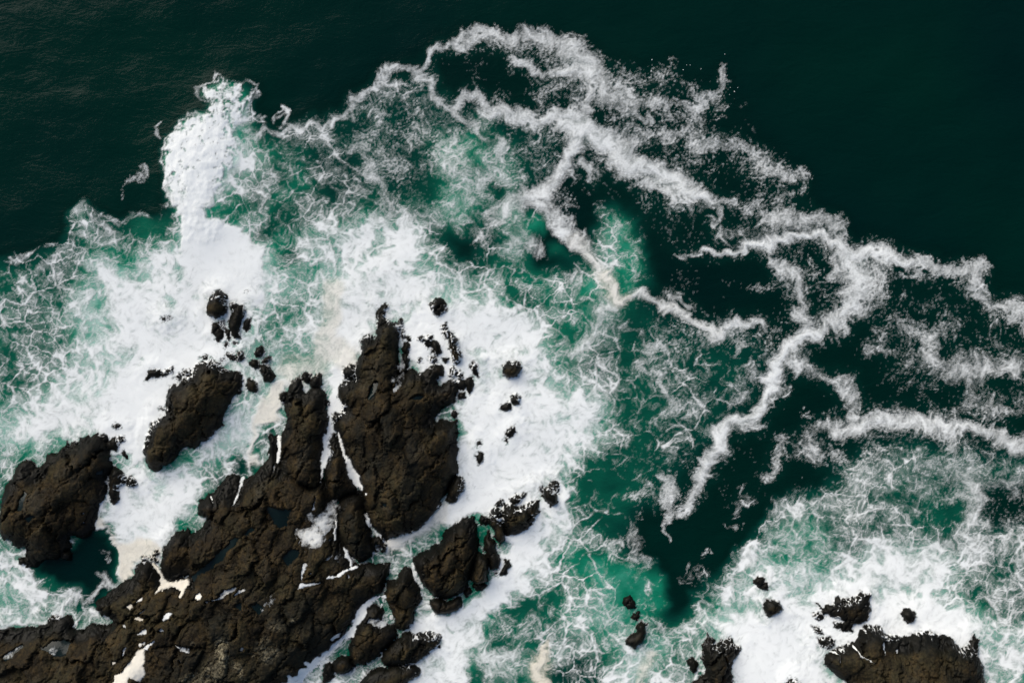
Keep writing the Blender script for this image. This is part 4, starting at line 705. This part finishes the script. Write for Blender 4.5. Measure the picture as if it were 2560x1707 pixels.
INFO = dict(
    west=('rock_outcrop', 'broad brown rock with a smooth domed top beside the dark sheltered cove'), west_ledge=('rock', 'black knobbly ledge off the flank of the domed cove rock'),
    west_small=('rock', 'small black wet rock in the wash round the domed cove rock', 'small rocks round the domed cove rock'), isle=('rock_outcrop', 'brown two-humped island rock standing alone in white surf between two channels'),
    pair_oval=('rock', 'dark oval rock with a smooth rounded back in thick white surf'), pair_split=('rock', 'dark splinter of the split rocks next to the smooth oval rock', 'splinters of the split rock'),
    pair_small=('rock', 'tiny black rock tip awash beside the split rocks', 'rock tips by the split rocks'), isle_small=('rock', 'small black rock awash along the seaward edge of the two-humped island', 'rocks awash by the two-humped island'),
    between=('rock', 'small dark rock in the foamy channel between the island and the finger rock', 'rocks in the foamy channel'), finger=('rock_outcrop', 'long brown finger-shaped rock beside a narrow white channel'),
    finger_small=('rock', 'small dark rock awash by the tip of the finger-shaped rock', 'rocks by the finger-shaped rock'), great=('rock_outcrop', 'largest and tallest brown rock, with a pointed seaward crest and black stains'),
    crest_row=('rock', 'small black rock in the row hard beside the pointed crest of the tallest rock', 'row of rocks beside the pointed crest'), cove_boulder=('rock', 'round black boulder alone in surf off the knobbly ledge'), sunk=('rock', 'dark boulder half sunk in still green cove water'), great_crest=('rock', 'small black rock breaking the white sheet of foam behind the pointed crest', 'rocks in the foam behind the pointed crest'), great_blade=('rock', 'long thin blade-like black rock in the foam behind the pointed crest'),
    great_fringe=('rock', 'small foam-streaked rock along the surf edge of the tallest rock', 'rocks on the surf edge of the tallest rock'), stack_knob=('rock', 'lone black rock with a notched edge in open surf, topmost of a short line'),
    stack_twin=('rock', 'one of two black rocks parted by a thread of white foam in open surf', 'twin rocks in open surf'), stack_low=('rock', 'low ragged black rock half awash below the twin rocks', 'low rocks below the twins'), stack_tiny=('rock', 'tiny black rock tip in thick white foam off the tallest rock', 'tiny tips off the tallest rock'),
    drip_rock=('rock', 'black rock with white rivulets, hard against the curved flank of the tallest rock'), drip_low=('rock', 'little speckled black rock in solid white foam off the curved flank'), wedge=('rock_outcrop', 'narrow wedge of brown rock caught between two white foam channels'),
    oval=('rock_outcrop', 'very dark ribbed oval block beside a froth-filled pool'), oval_low=('rock', 'low brown rock at the foot of the dark ribbed oval block', 'low rocks by the ribbed oval block'),
    reef=('rock_reef', 'wide craggy brown reef with cream froth, tide pools and pale barnacle crust'), cove_small=('rock', 'small black boulder at the water edge of the craggy reef', 'boulders at the reef edge'), cream_small=('rock', 'small black boulder standing in thick cream froth', 'boulders in cream froth'),
    mid=('rock_outcrop', 'big brown three-sided rock across the wide white channel from the tallest rock'), mid_flank=('rock', 'dark slab leaning on the seaward flank of the three-sided rock'), column=('rock', 'thin dark broken column of rock between white rivulets'), column_tail=('rock', 'black jagged rock below the broken column, edged with white threads'),
    mid_foot=('rock', 'small black knobbly rock at the surf foot of the three-sided rock', 'rocks at the foot of the three-sided rock'), east_dark=('rock', 'dark narrow rock pressed against the brown leaf-shaped rock'), east=('rock_outcrop', 'brown leaf-shaped rock pointing out into the surf'), east_cap=('rock', 'small brown rock ringed with foam on top of the leaf-shaped rock'),
    east_small=('rock', 'tiny black rock in the white gap beside the leaf-shaped rock', 'tiny rocks by the leaf-shaped rock'), far_east=('rock', 'small brown rock off the tip of the leaf-shaped rock'), far_east_small=('rock', 'black pebble-like rock tip off the leaf-shaped rock', 'tips off the leaf-shaped rock'),
    south_ledge=('rock', 'low black ledge below the three-sided rock, laced with white'), south_wedge=('rock_outcrop', 'dark triangular rock below a forked white channel'), south_slab=('rock_outcrop', 'cracked brown slab between two thin white rivulets'), south_tail=('rock', 'low dark rock beside the foamy gully under the cracked slab', 'rocks by the foamy gully'),
    south_low=('rock_outcrop', 'brown almond-shaped rock under the triangular rock, facing green water'), south_edge=('rock', 'black low rock between a still dark pool and green water'), se=('rock_outcrop', 'big separate rock with black wet rim and brown top, white foam all along its edge'),
    se_west=('rock_outcrop', 'black ragged rock streaked with foam, across the white bay from the big separate rock'), se_knob=('rock', 'round black bristly rock beside the ragged foam-streaked rock'), se_mid=('rock', 'jagged black fan-shaped rock in the surf just off the big separate rock'),
    se_low=('rock', 'low black rock washed by foam at the edge of the white bay', 'low rocks at the edge of the white bay'), se_small=('rock', 'thin black sliver of rock awash near the fan-shaped rock', 'slivers near the fan-shaped rock'), se_lone=('rock', 'lone grey-black oval boulder in white surf beyond the fan-shaped rock'),
    se_boulder=('rock', 'rounded black boulder speckled with foam in the white bay'), se_drops=('rock', 'one of two tiny black rocks near the speckled boulder', 'tiny rocks near the speckled boulder'), chain=('rock', 'black jagged chain-like rock among pale green lace foam'), chain_small=('rock', 'small black rock half sunk near the chain-like rock', 'half-sunk rocks by the chain-like rock'))
OWN = dict(pair_split=['longest dark splinter of the split rocks, streaked with foam, next to the smooth oval rock', 'stubby dark splinter of the split rocks under the smooth oval rock', 'thinnest dark splinter, wedged between the other split rocks'],
           south_tail=['low brown lump at the tip of the cracked slab beside the foamy gully', 'black low rock ringed by white froth at the mouth of the foamy gully'], stack_twin=['larger seaward one of two black rocks parted by a thread of white foam', 'smaller shoreward one of two black rocks parted by a thread of white foam'],
           mid_foot=['flat black knobbly rock touching the dark slab of the three-sided rock', 'small black knobbly rock alone at the foot of the three-sided rock'], se_low=['low black rock washed by foam close against the big separate rock', 'low black rock in the middle of the white bay'], se_drops=['upper of two tiny black rocks beyond the speckled boulder', 'lower of two tiny black rocks beyond the speckled boulder'],
           stack_low=['low ragged black rock half awash below the twin rocks', 'tiny black tip at the end of the low ragged rock'], stack_tiny=['lone tiny black tip in solid white foam off the tallest rock', 'tiny speckled black rock in solid white foam hard off the tallest rock'],
           chain_small=['small black rock half sunk in pale green water beyond the chain-like rock', 'tiny dark tip just off the end of the chain-like rock'], oval_low=['low brown rock between the ribbed oval block and the white channel', 'low brown rock between the ribbed oval block and the froth-filled pool'])
OWN_N = {}
roots = {}
sub = {}
for n, (key, p, h, k, seeds) in enumerate(ROCKS):
    info = INFO[key]
    if seeds is not None:
        c = p.mean(0); roots[n] = link(info[0], None, loc=(to_x(c[0]), to_y(c[1]), -.5), label=info[1], category='rock'); roots[n].empty_display_size = .5
i0 = np.searchsorted(sl_, np.arange(len(ids)), 'left'); i1 = np.searchsorted(sl_, np.arange(len(ids)), 'right')
w_ = lab.shape[1]
for l, (n, j) in enumerate(ids):
    idx = order[i0[l]:i1[l]]; idx = idx[solid.ravel()[idx]]
    if len(idx) < 4: continue
    key, p, h, k, seeds = ROCKS[n]; info = INFO[key]
    r0, r1 = idx.min() // w_, idx.max() // w_ + 1; cc = idx % w_; c0, c1 = cc.min(), cc.max() + 1
    win = (slice(r0, r1 + 1), slice(c0, c1 + 1)); cells = np.zeros((r1 - r0, c1 - c0), bool); cells[idx // w_ - r0, cc - c0] = True
    if H[win][:-1, :-1][cells].max() < .0: continue
    ox, oy = float(RX[win].mean()), float(RY[win].mean()); par = roots.get(n); oz = -.5
    me = grid_mesh('rock', RX[win], RY[win], H[win], cells, {q: F[win] for q, F in ratt.items()}, M_ROCK, (ox, oy, oz))
    if par is None:
        q_ = OWN_N[key] = OWN_N.get(key, -1) + 1; own = OWN.get(key)
        link('rock', me, loc=(ox, oy, oz), label=own[q_] if own else info[1], category='rock', group=info[2] if len(info) > 2 else None)
    else:
        nm = 'rock_dome' if (H[win][:-1, :-1][cells].mean() > .8 * h and D[win][:-1, :-1][cells].min() > 6) else ('rock_ledge' if D[win][:-1, :-1][cells].mean() < 22 else 'rock_block')
        link(nm, me, par, loc=(ox - par.location.x, oy - par.location.y, 0.0))

# ---------------------------------------------------------------- runoff foam and tide pools on the reef
sp = perlin(RU / 9, RV / 9, 241); th = 1 - np.abs(fbm(RU / 16, RV / 16, 3, 243)) * 2.2; sp3 = perlin(RU / 4, RV / 4, 245)
clot = fbm(RU / 26, RV / 26, 4, 247, .62)
rd = np.clip(sst(.24, .78, PC + (.20 * sp + .12 * sp3 + .55 * clot) * (1 - .8 * sst(.75, .98, PC)) + .22 * (th - .6) * (1 - PC)) * (.45 + .55 * sst(.3, .95, PC)) * sst(.04, .2, PC), 0, 1)
rz = lev - .05 + .02 * sp + .05 * rd
rvis = keep((rd > .05) & (rz > H - .04) & (D > -6))
link('runoff_foam', grid_mesh('runoff_foam', RX, RY, rz, rvis, dict(foam=rd, cream=PK), M_FOAM), kind='stuff', label='white and cream froth lying in cracks and hollows of the reef', category='foam')
POOL_LABELS = ['three-sided dark tide pool in the middle of the craggy reef', 'small dark pool under the froth-filled hollow of the reef', 'long thin pool along a straight crack of the reef', 'sliver of pool beside the long cracked joint of the reef', 'narrow teal pool on the domed cove rock', 'shallow teal pool at the centre of the domed cove rock',
               'little grey pool by the edge of the domed cove rock', 'slim blue pool on the low reef shelf by the cove', 'blue-grey pool with a scrap of froth on the low reef shelf', 'small pool near grey froth in the black part of the reef', 'faint grey pool on the shoulder of the tallest rock', 'still dark pool between the cracked slab and the black low rock', 'tiny green pool on the curved flank of the tallest rock', 'thin wet pool below the pointed crest', 'small blue pool by cream froth in the reef']
for n in range(len(POOL)):
    m = PL == n
    if not m.any(): continue
    z = float(np.median(lev[m])) - .05
    jj, ii = np.nonzero(m); win = (slice(jj.min(), jj.max() + 2), slice(ii.min(), ii.max() + 2))
    cells = (m[:-1, :-1])[win[0].start:win[0].stop - 1, win[1].start:win[1].stop - 1]
    cx, cy = float(RX[win].mean()), float(RY[win].mean())
    zz = np.minimum(lev[win] - .06, z + .15)
    me = grid_mesh('tide_pool', RX[win], RY[win], zz, cells, {}, M_POOL, (cx, cy, z))
    link('tide_pool', me, loc=(cx, cy, z), kind='structure', label=POOL_LABELS[n], category='pool')

# ---------------------------------------------------------------- stray flecks of froth on the open water
for n, q in enumerate(pts('R3', '1115,148 1115,190 1112,228 1345,222 1475,215 1650,105 1690,350 1722,380 1745,352 1370,186 1395,186 1685,402', False)):
    r = np.random.RandomState(n); m = 9; th_ = np.arange(m) / m * 2 * np.pi; R = .038 * (1 + r.uniform(-.3, .3, m)); s_ = 1.0 if n in (0, 2, 3, 7) else .65
    V_ = [(0, 0, .05)] + [(math.cos(a) * b * .6 * s_, math.sin(a) * b * .6 * s_, .035) for a, b in zip(th_, R)] + [(math.cos(a) * b * s_, math.sin(a) * b * s_, -.03) for a, b in zip(th_, R)]
    F_ = [(0, 1 + i, 1 + (i + 1) % m) for i in range(m)] + [(1 + i, 1 + m + i, 1 + m + (i + 1) % m, 1 + (i + 1) % m) for i in range(m)]
    me = bpy.data.meshes.new('foam_fleck'); me.from_pydata(V_, [], F_); me.materials.append(M_FOAM)
    for nm, vv in (('foam', .9), ('cream', .1)):
        at = me.attributes.new(nm, 'FLOAT', 'POINT'); at.data.foreach_set('value', np.full(len(V_), vv, np.float32))
    link('foam_fleck', me, loc=(to_x(q[0]), to_y(q[1]), float(swell(q[0:1], q[1:2])[0]) + .01), label='stray white fleck of froth on open dark water', category='foam', group='stray flecks of froth')
